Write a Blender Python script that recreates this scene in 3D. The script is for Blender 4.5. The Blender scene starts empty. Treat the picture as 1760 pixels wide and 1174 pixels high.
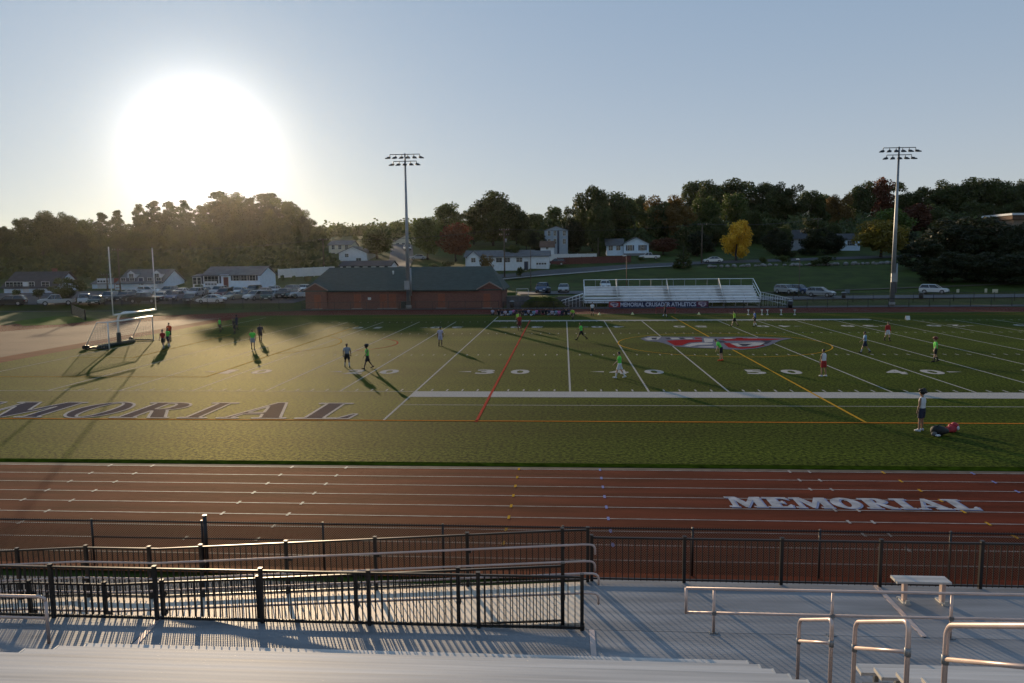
import bpy, bmesh, math, random
from mathutils import Vector, Matrix
R_ = random.Random(7)
PI = math.pi
sin, cos, rad = math.sin, math.cos, math.radians
S = bpy.context.scene
COL = S.collection

# ------------------------------------------------------------------ camera maths (photo pixels of the 1760 x 1174 photograph -> world)
F, PIT, YAW, ROLL = 1289.32, .111025, .069505, -.010092
CX, CY, CZ = -14.069, -43.440, 7.817
_cp, _sp, _cy, _sy, _cr, _sr = cos(PIT), sin(PIT), cos(YAW), sin(YAW), cos(ROLL), sin(ROLL)
def pdir(u, v):
    x = (u-880)/F; y = (v-587)/F
    x, y = x*_cr+y*_sr, -x*_sr+y*_cr
    fw = _cp - y*_sp; up = -_sp - y*_cp
    return (x*_cy-fw*_sy, x*_sy+fw*_cy, up)
def G(u, v, z=0.0):                     # point of a level plane
    d = pdir(u, v); t = (z-CZ)/d[2]
    return Vector((CX+d[0]*t, CY+d[1]*t, z))
def AY(u, v, Y):                        # point at depth Y
    d = pdir(u, v); t = (Y-CY)/d[1]
    return Vector((CX+d[0]*t, Y, CZ+d[2]*t))
def lerp(a, b, t): return a+(b-a)*t
def prof(pts, y):
    if y <= pts[0][0]: return pts[0][1]
    for (a, za), (b, zb) in zip(pts, pts[1:]):
        if y <= b: return lerp(za, zb, (y-a)/(b-a))
    return pts[-1][1]
P_LEFT = [(73, 0), (77, .75), (105, 1.6), (112, 2.1), (122, 3.2), (135, 4.3), (160, 6.5), (200, 11.5), (260, 17), (330, 20), (450, 22)]
P_BLD = [(88, 0), (90, 1.7), (105, 2.0), (112, 2.3), (122, 3.4), (135, 4.6), (160, 6.8), (200, 11.5), (260, 17), (330, 20), (450, 22)]
P_MID = [(76.4, 0), (77.2, 1.6), (95, 1.85), (108, 2.2), (122, 3.5), (136, 5.1), (150, 6.4), (165, 7.5), (200, 10.5), (250, 17), (330, 21), (450, 24)]
P_RIGHT = [(73, 0), (84, .2), (97, .45), (104, 1.2), (120, 3.3), (135, 5.2), (150, 6.4), (165, 7.6), (190, 10), (230, 15), (300, 22), (450, 30)]
COLS = [(-58, P_LEFT), (-56.4, P_BLD), (-23, P_BLD), (-22.2, P_MID), (-6, P_MID), (19, P_RIGHT)]
def H(x, y):
    if x <= COLS[0][0]: return prof(P_LEFT, y)
    for (a, pa), (b, pb) in zip(COLS, COLS[1:]):
        if x <= b:
            t = (x-a)/(b-a)
            return lerp(prof(pa, y), prof(pb, y), t)
    return prof(P_RIGHT, y)
def T(u, v, tmin=60, tmax=700):         # first hit of the view ray with the terrain
    d = pdir(u, v); t = tmin; st = .5
    while t < tmax:
        x, y, z = CX+d[0]*t, CY+d[1]*t, CZ+d[2]*t
        if z <= H(x, y): return Vector((x, y, H(x, y)))
        t += st
    return Vector((x, y, H(x, y)))
def ground_at(u, Y):
    p = AY(u, 440, Y); return Vector((p.x, Y, H(p.x, Y)))

# ------------------------------------------------------------------ object helpers
def tag(o, label=None, cat=None, group=None, kind=None):
    if label: o['label'] = label
    if cat: o['category'] = cat
    if group: o['group'] = group
    if kind: o['kind'] = kind
    return o
def thing(name, label, cat, loc=(0, 0, 0), rz=0, group=None):
    o = bpy.data.objects.new(name, None); COL.objects.link(o)
    o.location = loc; o.rotation_euler = (0, 0, rz); o.empty_display_size = .2
    return tag(o, label, cat, group)
class MB:
    def __init__(s): s.v = []; s.f = []; s.m = []; s.s = []
    def add(s, vs, fs, mi=0, sm=False):
        b = len(s.v); s.v += [tuple(p) for p in vs]
        for f in fs: s.f.append([i+b for i in f]); s.m.append(mi); s.s.append(sm)
        return s
    def box(s, c, d, rz=0, mi=0, M=None):
        x, y, z = d[0]/2, d[1]/2, d[2]/2
        vs = [Vector((a*x, b*y, e*z)) for a in (-1, 1) for b in (-1, 1) for e in (-1, 1)]
        if rz: 
            q = Matrix.Rotation(rz, 3, 'Z'); vs = [q @ p for p in vs]
        if M: vs = [M @ p for p in vs]
        vs = [p+Vector(c) for p in vs]
        return s.add(vs, [(0, 1, 3, 2), (4, 6, 7, 5), (0, 4, 5, 1), (2, 3, 7, 6), (0, 2, 6, 4), (1, 5, 7, 3)], mi)
    def bb(s, a, b, mi=0):              # box between two corners
        return s.box([(a[i]+b[i])/2 for i in range(3)], [abs(b[i]-a[i]) for i in range(3)], 0, mi)
    def bar(s, a, b, w, h, mi=0):       # box beam from a to b
        a, b = Vector(a), Vector(b); d = b-a; L = d.length; d /= L
        up = Vector((0, 0, 1)) if abs(d.z) < .95 else Vector((0, 1, 0))
        sd = d.cross(up).normalized(); up = sd.cross(d)
        vs = [p+sd*(i*w/2)+up*(j*h/2) for p in (a, b) for i in (-1, 1) for j in (-1, 1)]
        return s.add(vs, [(0, 2, 3, 1), (4, 5, 7, 6), (0, 1, 5, 4), (2, 6, 7, 3), (0, 4, 6, 2), (1, 3, 7, 5)], mi)
    def tube(s, pts, r, n=8, mi=0, cap=True, sm=True):
        pts = [Vector(p) for p in pts]; rs = r if isinstance(r, (list, tuple)) else [r]*len(pts)
        vs = []; prev = None
        for i, p in enumerate(pts):
            d = (pts[min(i+1, len(pts)-1)]-pts[max(i-1, 0)])
            if d.length < 1e-9: d = Vector((0, 0, 1))
            d.normalize()
            a = prev if prev is not None else (Vector((0, 0, 1)) if abs(d.z) < .9 else Vector((1, 0, 0)))
            a = (a-d*a.dot(d))
            if a.length < 1e-6: a = d.orthogonal()
            a.normalize(); prev = a; b = d.cross(a)
            for k in range(n):
                t = 2*PI*k/n; vs.append(p+(a*cos(t)+b*sin(t))*rs[i])
        fs = [(i*n+k, i*n+(k+1) % n, (i+1)*n+(k+1) % n, (i+1)*n+k) for i in range(len(pts)-1) for k in range(n)]
        s.add(vs, fs, mi, sm)
        if cap:
            b = len(s.v)-len(vs)
            s.f.append([b+k for k in range(n)][::-1]); s.m.append(mi); s.s.append(False)
            e = b+(len(pts)-1)*n; s.f.append([e+k for k in range(n)]); s.m.append(mi); s.s.append(False)
        return s
    def loft(s, rings, mi=0, sm=True):  # rings: equal-length closed point lists
        n = len(rings[0]); vs = [p for r in rings for p in r]
        fs = [(i*n+k, i*n+(k+1) % n, (i+1)*n+(k+1) % n, (i+1)*n+k) for i in range(len(rings)-1) for k in range(n)]
        fs += [list(range(n))[::-1], [(len(rings)-1)*n+k for k in range(n)]]
        return s.add(vs, fs, mi, sm)
    def ball(s, c, r, n=10, m=7, mi=0, sm=True, M=None):
        r = r if isinstance(r, (list, tuple)) else (r, r, r); c = Vector(c)
        vs = [(0, 0, 1)]+[(sin(PI*i/m)*cos(2*PI*k/n), sin(PI*i/m)*sin(2*PI*k/n), cos(PI*i/m)) for i in range(1, m) for k in range(n)]+[(0, 0, -1)]
        fs = [(0, 1+k, 1+(k+1) % n) for k in range(n)]
        fs += [(1+i*n+k, 1+(i+1)*n+k, 1+(i+1)*n+(k+1) % n, 1+i*n+(k+1) % n) for i in range(m-2) for k in range(n)]
        e = len(vs)-1; b = 1+(m-2)*n; fs += [(b+k, e, b+(k+1) % n) for k in range(n)]
        vs = [Vector((p[0]*r[0], p[1]*r[1], p[2]*r[2])) for p in vs]
        if M: vs = [M @ p for p in vs]
        return s.add([p+c for p in vs], fs, mi, sm)
    def poly(s, pts, mi=0): return s.add(pts, [list(range(len(pts)))], mi)
    def prism(s, pts, ext, mi=0):       # planar polygon pushed along ext
        n = len(pts); e = Vector(ext); a = [Vector(p) for p in pts]; b = [p+e for p in a]
        return s.add(a+b, [list(range(n))[::-1], [n+i for i in range(n)]]+[(i, (i+1) % n, n+(i+1) % n, n+i) for i in range(n)], mi)
    def mesh(s, name, mats):
        me = bpy.data.meshes.new(name); me.from_pydata(s.v, [], s.f)
        for m in (mats if isinstance(mats, (list, tuple)) else [mats]): me.materials.append(m)
        me.polygons.foreach_set('material_index', s.m); me.polygons.foreach_set('use_smooth', s.s)
        me.update(); return me
    def build(s, name, mats, parent=None, fix=True):
        me = s.mesh(name, mats)
        if fix:
            bm = bmesh.new(); bm.from_mesh(me); bmesh.ops.recalc_face_normals(bm, faces=bm.faces); bm.to_mesh(me); bm.free()
        return put(name, me, parent)
def put(name, me, parent=None):
    o = bpy.data.objects.new(name, me); COL.objects.link(o)
    if parent: o.parent = parent
    return o
def struct(o): o['kind'] = 'structure'; return o
def copy_tree(o, parent=None, mats=None):
    c = o.copy(); COL.objects.link(c)
    if parent: c.parent = parent
    for ch in list(o.children): copy_tree(ch, c)
    return c

# ------------------------------------------------------------------ materials
_M = {}
def nd(t, k, **kw):
    n = t.nodes.new(k)
    for a, b in kw.items(): setattr(n, a, b)
    return n
def add_gloss(m, w, rough, col=(1, .9, .7)):
    t = m.node_tree; L = t.links.new; out = t.nodes['Material Output']; src = out.inputs['Surface'].links[0].from_socket
    g = nd(t, 'ShaderNodeBsdfGlossy'); g.inputs['Roughness'].default_value = rough; g.inputs['Color'].default_value = (*col, 1)
    b = t.nodes['Principled BSDF']
    if b.inputs['Normal'].links: L(b.inputs['Normal'].links[0].from_socket, g.inputs['Normal'])
    mx = nd(t, 'ShaderNodeMixShader'); mx.inputs[0].default_value = w; L(src, mx.inputs[1]); L(g.outputs[0], mx.inputs[2]); L(mx.outputs[0], out.inputs['Surface'])
def mat(name, col, rough=.6, metal=0, spec=.5, var=0.0, vscale=3.0, bump=0.0, bscale=30.0, stretch=(1, 1, 1), trans=0.0, coord='Position', rnd=0.0, detail=4, col2=None, gloss=None):
    if name in _M: return _M[name]
    m = bpy.data.materials.new(name); m.use_nodes = True; t = m.node_tree; b = t.nodes['Principled BSDF']; L = t.links.new
    b.inputs['Roughness'].default_value = rough; b.inputs['Metallic'].default_value = metal; b.inputs['Specular IOR Level'].default_value = spec
    b.inputs['Base Color'].default_value = (*col, 1)
    if coord == 'Position': src = nd(t, 'ShaderNodeNewGeometry').outputs['Position']
    else: src = nd(t, 'ShaderNodeTexCoord').outputs['Object']
    mp = nd(t, 'ShaderNodeMapping'); mp.inputs['Scale'].default_value = stretch; L(src, mp.inputs['Vector'])
    cs = None
    if var or col2:
        nz = nd(t, 'ShaderNodeTexNoise'); nz.inputs['Scale'].default_value = vscale; nz.inputs['Detail'].default_value = detail; L(mp.outputs[0], nz.inputs['Vector'])
        rp = nd(t, 'ShaderNodeValToRGB'); L(nz.outputs['Fac'], rp.inputs['Fac'])
        c1 = [max(0, c*(1-var)) for c in col]; c2 = col2 or [c*(1+var) for c in col]
        rp.color_ramp.elements[0].position = .3; rp.color_ramp.elements[1].position = .7
        rp.color_ramp.elements[0].color = (*c1, 1); rp.color_ramp.elements[1].color = (*c2, 1)
        cs = rp.outputs['Color']
    if rnd:
        oi = nd(t, 'ShaderNodeObjectInfo'); hs = nd(t, 'ShaderNodeHueSaturation')
        mr = nd(t, 'ShaderNodeMapRange'); mr.inputs['To Min'].default_value = 1-rnd; mr.inputs['To Max'].default_value = 1+rnd
        L(oi.outputs['Random'], mr.inputs['Value']); L(mr.outputs[0], hs.inputs['Value'])
        m2 = nd(t, 'ShaderNodeMapRange'); m2.inputs['To Min'].default_value = .5-rnd*.05; m2.inputs['To Max'].default_value = .5+rnd*.05
        ml = nd(t, 'ShaderNodeMath', operation='FRACT'); mm = nd(t, 'ShaderNodeMath', operation='MULTIPLY'); mm.inputs[1].default_value = 7.3
        L(oi.outputs['Random'], mm.inputs[0]); L(mm.outputs[0], ml.inputs[0]); L(ml.outputs[0], m2.inputs['Value']); L(m2.outputs[0], hs.inputs['Hue'])
        if cs: L(cs, hs.inputs['Color'])
        else: hs.inputs['Color'].default_value = (*col, 1)
        cs = hs.outputs['Color']
    if cs: L(cs, b.inputs['Base Color'])
    if bump:
        n2 = nd(t, 'ShaderNodeTexNoise'); n2.inputs['Scale'].default_value = bscale; n2.inputs['Detail'].default_value = 3; L(mp.outputs[0], n2.inputs['Vector'])
        bp = nd(t, 'ShaderNodeBump'); bp.inputs['Strength'].default_value = bump; bp.inputs['Distance'].default_value = .02
        L(n2.outputs['Fac'], bp.inputs['Height']); L(bp.outputs[0], b.inputs['Normal'])
    if trans:
        tr = nd(t, 'ShaderNodeBsdfTranslucent'); mx = nd(t, 'ShaderNodeMixShader'); mx.inputs[0].default_value = trans
        if cs: L(cs, tr.inputs['Color'])
        else: tr.inputs['Color'].default_value = (*col, 1)
        L(b.outputs[0], mx.inputs[1]); L(tr.outputs[0], mx.inputs[2]); L(mx.outputs[0], t.nodes['Material Output'].inputs['Surface'])
    if gloss: add_gloss(m, *gloss)
    _M[name] = m; return m

# ------------------------------------------------------------------ camera, sky, sun
cd = bpy.data.cameras.new('camera'); cam = bpy.data.objects.new('camera', cd); COL.objects.link(cam)
cd.sensor_width = 36; cd.lens = F/1760*36; cd.clip_start = .1; cd.clip_end = 6000
_x = Vector((_cy, _sy, 0)); _fw = Vector((-_sy*_cp, _cy*_cp, -_sp)); _up = _x.cross(_fw)
# image x' = u cr - v sr, image y' = u sr + v cr (v points down): the camera's own axes
_cxv = _x*_cr - (-_up)*_sr; _cyv = -(_x*_sr + (-_up)*_cr)
cam.matrix_world = Matrix(((_cxv.x, _cyv.x, -_fw.x, CX), (_cxv.y, _cyv.y, -_fw.y, CY), (_cxv.z, _cyv.z, -_fw.z, CZ), (0, 0, 0, 1)))
S.camera = cam
HORIZ = (1.25, .86, .40)
HAZE = .000024
SUN_AZ, SUN_EL = -25.0, 8.2            # degrees; azimuth from +Y, negative towards -X
sd = Vector((sin(rad(SUN_AZ))*cos(rad(SUN_EL)), cos(rad(SUN_AZ))*cos(rad(SUN_EL)), sin(rad(SUN_EL))))
sl = bpy.data.lights.new('sun', 'SUN'); sl.energy = 3.1; sl.angle = rad(.5); sl.color = (1, .75, .47)
so = bpy.data.objects.new('sun', sl); COL.objects.link(so); so.rotation_euler = (-sd).to_track_quat('-Z', 'Y').to_euler(); so.location = sd*300
W = bpy.data.worlds.new('World'); S.world = W; W.use_nodes = True; t = W.node_tree; L = t.links.new
bg = t.nodes['Background']; sky = nd(t, 'ShaderNodeTexSky'); sky.sky_type = 'NISHITA'; sky.sun_disc = False
sky.sun_elevation = rad(SUN_EL); sky.sun_rotation = rad(SUN_AZ); sky.air_density = 1.0; sky.dust_density = .5; sky.ozone_density = 1.5
bg.inputs['Strength'].default_value = .15
# the bright aureole the photograph shows round the sun, added to the sky's own radiance
tc = nd(t, 'ShaderNodeTexCoord'); vm = nd(t, 'ShaderNodeVectorMath', operation='NORMALIZE'); L(tc.outputs['Generated'], vm.inputs[0])
dt = nd(t, 'ShaderNodeVectorMath', operation='DOT_PRODUCT'); L(vm.outputs[0], dt.inputs[0])
SG = pdir(345, 252); dt.inputs[1].default_value = Vector(SG).normalized()
ac = nd(t, 'ShaderNodeMath', operation='ARCCOSINE'); L(dt.outputs['Value'], ac.inputs[0])
def gauss(sig, amp, col, pw=2.0):
    a = nd(t, 'ShaderNodeMath', operation='DIVIDE'); L(ac.outputs[0], a.inputs[0]); a.inputs[1].default_value = rad(sig)
    b = nd(t, 'ShaderNodeMath', operation='POWER'); L(a.outputs[0], b.inputs[0]); b.inputs[1].default_value = pw
    c = nd(t, 'ShaderNodeMath', operation='MULTIPLY'); L(b.outputs[0], c.inputs[0]); c.inputs[1].default_value = -1
    e = nd(t, 'ShaderNodeMath', operation='EXPONENT'); L(c.outputs[0], e.inputs[0])
    k = nd(t, 'ShaderNodeVectorMath', operation='SCALE'); k.inputs[0].default_value = [x*amp for x in col]; L(e.outputs[0], k.inputs['Scale'])
    return k.outputs[0]
def vadd(a, b):
    k = nd(t, 'ShaderNodeVectorMath', operation='ADD'); L(a, k.inputs[0]); L(b, k.inputs[1]); return k.outputs[0]
# the sky's own radiance with its range compressed, so that the halo does not flood the picture
hs = nd(t, 'ShaderNodeHueSaturation'); hs.inputs['Saturation'].default_value = 1.2; L(sky.outputs[0], hs.inputs['Color'])
gm = nd(t, 'ShaderNodeGamma'); gm.inputs['Gamma'].default_value = .2; L(hs.outputs[0], gm.inputs['Color'])
ks = nd(t, 'ShaderNodeVectorMath', operation='MULTIPLY'); L(gm.outputs[0], ks.inputs[0]); ks.inputs[1].default_value = (.72, 1.06, 1.50)
sz = nd(t, 'ShaderNodeSeparateXYZ'); L(vm.outputs[0], sz.inputs[0])
h0 = nd(t, 'ShaderNodeMath', operation='MAXIMUM'); L(sz.outputs['Z'], h0.inputs[0]); h0.inputs[1].default_value = 0
h1 = nd(t, 'ShaderNodeMath', operation='MULTIPLY'); L(h0.outputs[0], h1.inputs[0]); h1.inputs[1].default_value = -4.2
h2 = nd(t, 'ShaderNodeMath', operation='EXPONENT'); L(h1.outputs[0], h2.inputs[0])
hv = nd(t, 'ShaderNodeVectorMath', operation='SCALE'); hv.inputs[0].default_value = HORIZ; L(h2.outputs[0], hv.inputs['Scale'])
L(vadd(vadd(ks.outputs[0], hv.outputs[0]), vadd(gauss(2.75, 9, (1, .98, .95), 1.5), gauss(9, .7, (1, .92, .80), 1.1))), bg.inputs['Color'])
S.view_settings.view_transform = 'Standard'; S.view_settings.look = 'None'; S.view_settings.exposure = .8; S.view_settings.gamma = 1
S.render.engine = 'CYCLES'; S.cycles.use_denoising = True; S.cycles.max_bounces = 6; S.cycles.diffuse_bounces = 3; S.cycles.glossy_bounces = 3
S.cycles.transparent_max_bounces = 12; S.cycles.caustics_reflective = False; S.cycles.caustics_refractive = False
S.cycles.use_adaptive_sampling = True; S.cycles.adaptive_threshold = .02

# the evening air: one closed box of thin haze round everything
hz = MB().bb((-3200, -1700, -1.2), (3200, 3200, 62)).build('haze', bpy.data.materials.new('haze air'), fix=True); hz['kind'] = 'stuff'
hm_ = hz.data.materials[0]; hm_.use_nodes = True; t = hm_.node_tree
for n in list(t.nodes):
    if n.type == 'BSDF_PRINCIPLED': t.nodes.remove(n)
pv = nd(t, 'ShaderNodeVolumePrincipled'); pv.inputs['Density'].default_value = HAZE; pv.inputs['Color'].default_value = (.95, .93, .9, 1); pv.inputs['Anisotropy'].default_value = .87
t.links.new(pv.outputs[0], t.nodes['Material Output'].inputs['Volume'])
# ------------------------------------------------------------------ ground, turf, track
M_GRASS = mat('lawn grass', (.040, .058, .008), .9, var=.35, vscale=.25, bump=.8, bscale=3, spec=.15, detail=8)
def ground():
    xs = [-3000, -1200, -600, -400, -300, -240, -200] + [-180+6*i for i in range(20)] + [-58.2, -56.3, -50, -40, -30, -23.1, -22.1, -14, -6, 0, 6, 12, 19, 26] + [34+8*i for i in range(24)] + [250, 330, 450, 700, 1300, 3000]
    ys = [-1500, -600, -200, -100, -60, -40, -20, 0, 20, 40, 60, 72, 73, 75, 76.4, 77.2, 79, 82, 84.5, 88, 90, 93, 97, 100, 104, 108] + [112+3.5*i for i in range(18)] + [180+8*i for i in range(22)] + [370, 400, 450, 550, 750, 1200, 3000]
    mb = MB(); n = len(ys)
    rr = random.Random(3)
    for x in xs:
        for y in ys:
            z = H(x, y)-.08
            if y > 112: z += rr.uniform(-.12, .12)
            mb.v.append((x, y, z))
    for i in range(len(xs)-1):
        for j in range(n-1):
            mb.f.append((i*n+j, (i+1)*n+j, (i+1)*n+j+1, i*n+j+1)); mb.m.append(0); mb.s.append(True)
    return struct(mb.build('ground', M_GRASS))
ground()

def turf_material():
    m = bpy.data.materials.new('turf'); m.use_nodes = True; t = m.node_tree; b = t.nodes['Principled BSDF']; L = t.links.new
    g = nd(t, 'ShaderNodeNewGeometry')
    n1 = nd(t, 'ShaderNodeTexNoise'); n1.inputs['Scale'].default_value = 6.5; n1.inputs['Detail'].default_value = 9; n1.inputs['Roughness'].default_value = .72; L(g.outputs['Position'], n1.inputs['Vector'])
    n2 = nd(t, 'ShaderNodeTexNoise'); n2.inputs['Scale'].default_value = .16; n2.inputs['Detail'].default_value = 4
    mp = nd(t, 'ShaderNodeMapping'); mp.inputs['Scale'].default_value = (.16, 1.5, 1); L(g.outputs['Position'], mp.inputs['Vector']); L(mp.outputs[0], n2.inputs['Vector'])
    r1 = nd(t, 'ShaderNodeValToRGB'); r1.color_ramp.elements[0].position = .42; r1.color_ramp.elements[1].position = .60
    r1.color_ramp.elements[0].color = (.007, .017, .0015, 1); r1.color_ramp.elements[1].color = (.070, .100, .008, 1); L(n1.outputs['Fac'], r1.inputs['Fac'])
    r2 = nd(t, 'ShaderNodeValToRGB'); r2.color_ramp.elements[0].position = .35; r2.color_ramp.elements[1].position = .7
    r2.color_ramp.elements[0].color = (.62, .64, .62, 1); r2.color_ramp.elements[1].color = (1.32, 1.28, 1.15, 1); L(n2.outputs['Fac'], r2.inputs['Fac'])
    mu = nd(t, 'ShaderNodeMixRGB', blend_type='MULTIPLY'); mu.inputs[0].default_value = 1; L(r1.outputs[0], mu.inputs[1]); L(r2.outputs[0], mu.inputs[2])
    L(mu.outputs[0], b.inputs['Base Color'])
    b.inputs['Roughness'].default_value = .85; b.inputs['Specular IOR Level'].default_value = .02
    n3 = nd(t, 'ShaderNodeTexNoise'); n3.inputs['Scale'].default_value = 16; n3.inputs['Detail'].default_value = 5; L(g.outputs['Position'], n3.inputs['Vector'])
    bp = nd(t, 'ShaderNodeBump'); bp.inputs['Strength'].default_value = .6; bp.inputs['Distance'].default_value = .03; L(n3.outputs['Fac'], bp.inputs['Height']); L(bp.outputs[0], b.inputs['Normal']); add_gloss(m, .019, .60, (.95, .84, .25))
    mx = [n for n in t.nodes if n.type == 'MIX_SHADER'][0]; r4 = nd(t, 'ShaderNodeMapRange'); r4.inputs['From Min'].default_value = .40; r4.inputs['From Max'].default_value = .62; r4.inputs['To Min'].default_value = .004; r4.inputs['To Max'].default_value = .036
    L(n1.outputs['Fac'], r4.inputs['Value']); L(r4.outputs[0], mx.inputs[0])
    return m
M_TURF = turf_material()
M_TRACK = mat('rubber track', (.098, .020, .011), .9, var=.38, vscale=.9, stretch=(.25, 1.6, 1), bump=.5, bscale=160, spec=.03, detail=8, gloss=(.009, .55, (1, .72, .45)))
M_DZONE = mat('tan rubber', (.105, .062, .044), .85, var=.2, vscale=.25, bump=.4, bscale=120, spec=.12, detail=8, gloss=(.010, .55, (1, .78, .55)))
M_LINE = mat('white turf paint', (.38, .36, .34), .75, var=.3, vscale=14, bump=.8, bscale=40, spec=.0, gloss=(.032, .56, (1, .85, .6)))
M_YEL = mat('yellow turf paint', (.50, .27, .03), .75, var=.25, vscale=14, bump=.8, bscale=40, spec=.0, gloss=(.016, .56, (1, .82, .5)))
M_ORG = mat('orange turf paint', (.50, .17, .025), .75, var=.25, vscale=14, bump=.8, bscale=40, spec=.0, gloss=(.016, .56, (1, .82, .5)))
M_RED = mat('red turf paint', (.40, .06, .04), .75, var=.25, vscale=14, bump=.8, bscale=40, spec=.0, gloss=(.016, .56, (1, .82, .5)))
M_BLUE = mat('navy turf paint', (.050, .050, .070), .75, var=.3, vscale=14, bump=.8, bscale=40, spec=.0, gloss=(.016, .56, (1, .82, .5)))
M_GREYP = mat('grey turf paint', (.23, .23, .25), .75, var=.25, vscale=14, bump=.8, bscale=40, spec=.0, gloss=(.016, .56, (1, .82, .5)))
M_TLINE = mat('track line paint', (.28, .25, .235), .7, var=.4, vscale=3)
M_ASPH = mat('asphalt', (.050, .050, .054), .85, var=.25, vscale=.7, bump=.5, bscale=60, detail=8)
M_CONC = mat('concrete', (.28, .27, .25), .85, var=.18, vscale=1.2, bump=.3, bscale=40, detail=8)
M_GRAVEL = mat('grey gravel', (.16, .15, .14), .9, var=.45, vscale=18, bump=1, bscale=30, detail=8)

def sheet(name, pts, m, z):
    mb = MB(); mb.poly([(p[0], p[1], z) for p in pts]); return struct(mb.build(name, m))
YC, R1 = 22.6, 38.85                    # centre line of the oval, radius of its first line
XL, XR = -43.0, 43.0
def stadium(r, n=40):
    pts = [(XR+r*cos(a), YC+r*sin(a)) for a in [-PI/2+PI*i/n for i in range(n+1)]]
    pts += [(XL+r*cos(a), YC+r*sin(a)) for a in [PI/2+PI*i/n for i in range(n+1)]]
    return pts
def ring(name, r0, r1, m, z, n=40, build=True, mb=None):
    a, b = stadium(r0, n), stadium(r1, n); k = len(a); mb = mb or MB()
    mb.add([(p[0], p[1], z) for p in a+b], [(i, (i+1) % k, k+(i+1) % k, k+i) for i in range(k)])
    return struct(mb.build(name, m)) if build else mb
ring('running_track', R1-.25, R1+9.55, M_TRACK, -.012)
sheet('infield_apron', stadium(R1-.25), M_DZONE, -.012)
sheet('track_strip', [(-61.0, -13), (-58.4, -15.95), (-58.4, 61.3), (-61.0, 57)], M_TRACK, -.006)
sheet('turf_edge', [(-58.4, -16.2), (58.4, -16.2), (58.4, -15.94), (-58.4, -15.94)], mat('tan edging', (.075, .055, .038), .9, var=.4, vscale=2), -.004)
sheet('grass_edge', [(-58.4, -15.94), (58.4, -15.94), (58.4, -15.42), (-58.4, -15.42)], mat('long turf', (.022, .040, .004), .9, var=.5, vscale=2.5, spec=0), .004)
sheet('lawn_patch', [tuple(G(u, v)[:2]) for u, v in ((20, 553), (95, 543), (150, 545), (175, 550), (100, 558), (40, 560))][::-1], mat('bright lawn', (.06, .10, .014), .9, var=.3, vscale=1, spec=.02), .006)
sheet('lawn_patch', [tuple(G(u, v)[:2]) for u, v in ((165, 540), (300, 532), (520, 529.5), (520, 532.5), (300, 540), (190, 546))][::-1], M_GRASS, -.008)
sheet('turf_field', [(-58.4, -15.95), (58.4, -15.95), (58.4, 60.6), (-58.4, 60.6)], M_TURF, 0)
sheet('asphalt_apron', [(-130, 71.9), (-130, 76.5), (-56.6, 76.0), (-56.6, 74.6), (-23, 74.6), (-23, 76.2), (19, 76.2), (19, 79), (130, 80), (130, 71.9)][::-1], M_ASPH, -.03)
sheet('gravel_strip', [(-60, -26.2), (30, -26.2), (30, -29.2), (-60, -29.2)][::-1], M_GRAVEL, -.02)
# lane lines
mb = MB()
for k in range(9): ring('', R1+1.042*k-.024, R1+1.042*k+.024, None, -.006, 48, False, mb)
struct(mb.build('lane_lines', M_TLINE))
# short exchange marks painted across the lane lines
for nm, mm, xs in (('yellow_lane_marks', M_YEL, ((-15.75, .0), (-2.6, .55))), ('blue_lane_marks', mat('blue track paint', (.10, .13, .36), .6), ((-12.75, .0), (.5, .55))),
                   ('white_lane_marks', M_TLINE, ((-31.6, -.35), (-29.9, -.35), (-24.4, -.2), (-22.3, -.2), (-5.9, .12), (-5.2, .12)))):
    mb = MB()
    for x0, sl_ in xs:
        for k in range(8):
            y = YC-(R1+1.042*k); x = x0+sl_*k*.3
            mb.poly([(x-.04, y-.14, -.001), (x+.04, y-.14, -.001), (x+.04, y+.14, -.001), (x-.04, y+.14, -.001)])
    struct(mb.build(nm, mm))
YD = .9144; FW = 53.333*YD
ZL, ZL2, ZL3 = .004, .008, .012
class Paint(MB):
    def line(s, a, b, w, z=ZL):
        a, b = Vector((*a, 0)), Vector((*b, 0)); d = (b-a).normalized(); n = Vector((-d.y, d.x, 0))*w/2
        k = max(1, int((b-a).length/6))
        return s.add([(p.x, p.y, z) for i in range(k+1) for p in (a.lerp(b, i/k)+n, a.lerp(b, i/k)-n)], [(2*i, 2*i+1, 2*i+3, 2*i+2) for i in range(k)])
    def arc(s, c, r, a0, a1, w, z=ZL, n=48):
        vs = []
        for i in range(n+1):
            a = a0+(a1-a0)*i/n; vs += [(c[0]+(r-w/2)*cos(a), c[1]+(r-w/2)*sin(a), z), (c[0]+(r+w/2)*cos(a), c[1]+(r+w/2)*sin(a), z)]
        return s.add(vs, [(2*i, 2*i+1, 2*i+3, 2*i+2) for i in range(n)])
p = Paint()
for k in range(-10, 11):
    if k in (-4, 0): continue
    x = k*5*YD; p.line((x, -8.0 if k == -5 else .02), (x, FW-.02 if k != -5 else 56.5), .115)
p.line((-54.9, -4.0), (-54.9, FW+8), .12); 
p.line((-25*YD, -1.85), (-25*YD-.001, -8.0), .115, ZL2)
p.line((-54.8, -.06), (-22.95, -.06), .1)
p.line((22.95, -.06), (54.8, -.06), .1)
p.line((-22.8, -4.1), (54.8, -4.1), .09)
struct(p.build('yard_lines', M_LINE))
p = Paint()
p.line((-22.86, -.93), (24.5, -.93), 1.80, ZL2); p.line((-22.86, FW+.9), (22.86, FW+.9), 1.5, ZL2)
struct(p.build('sideline_bands', M_LINE))
p = Paint()
for k in range(-49, 50):
    if k % 5 == 0: continue
    x = k*YD
    for y in (.45, 16.75, 33.9, FW-.5): p.line((x, y-.3), (x, y+.3), .1)
struct(p.build('hash_marks', M_LINE))
p = Paint()
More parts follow.
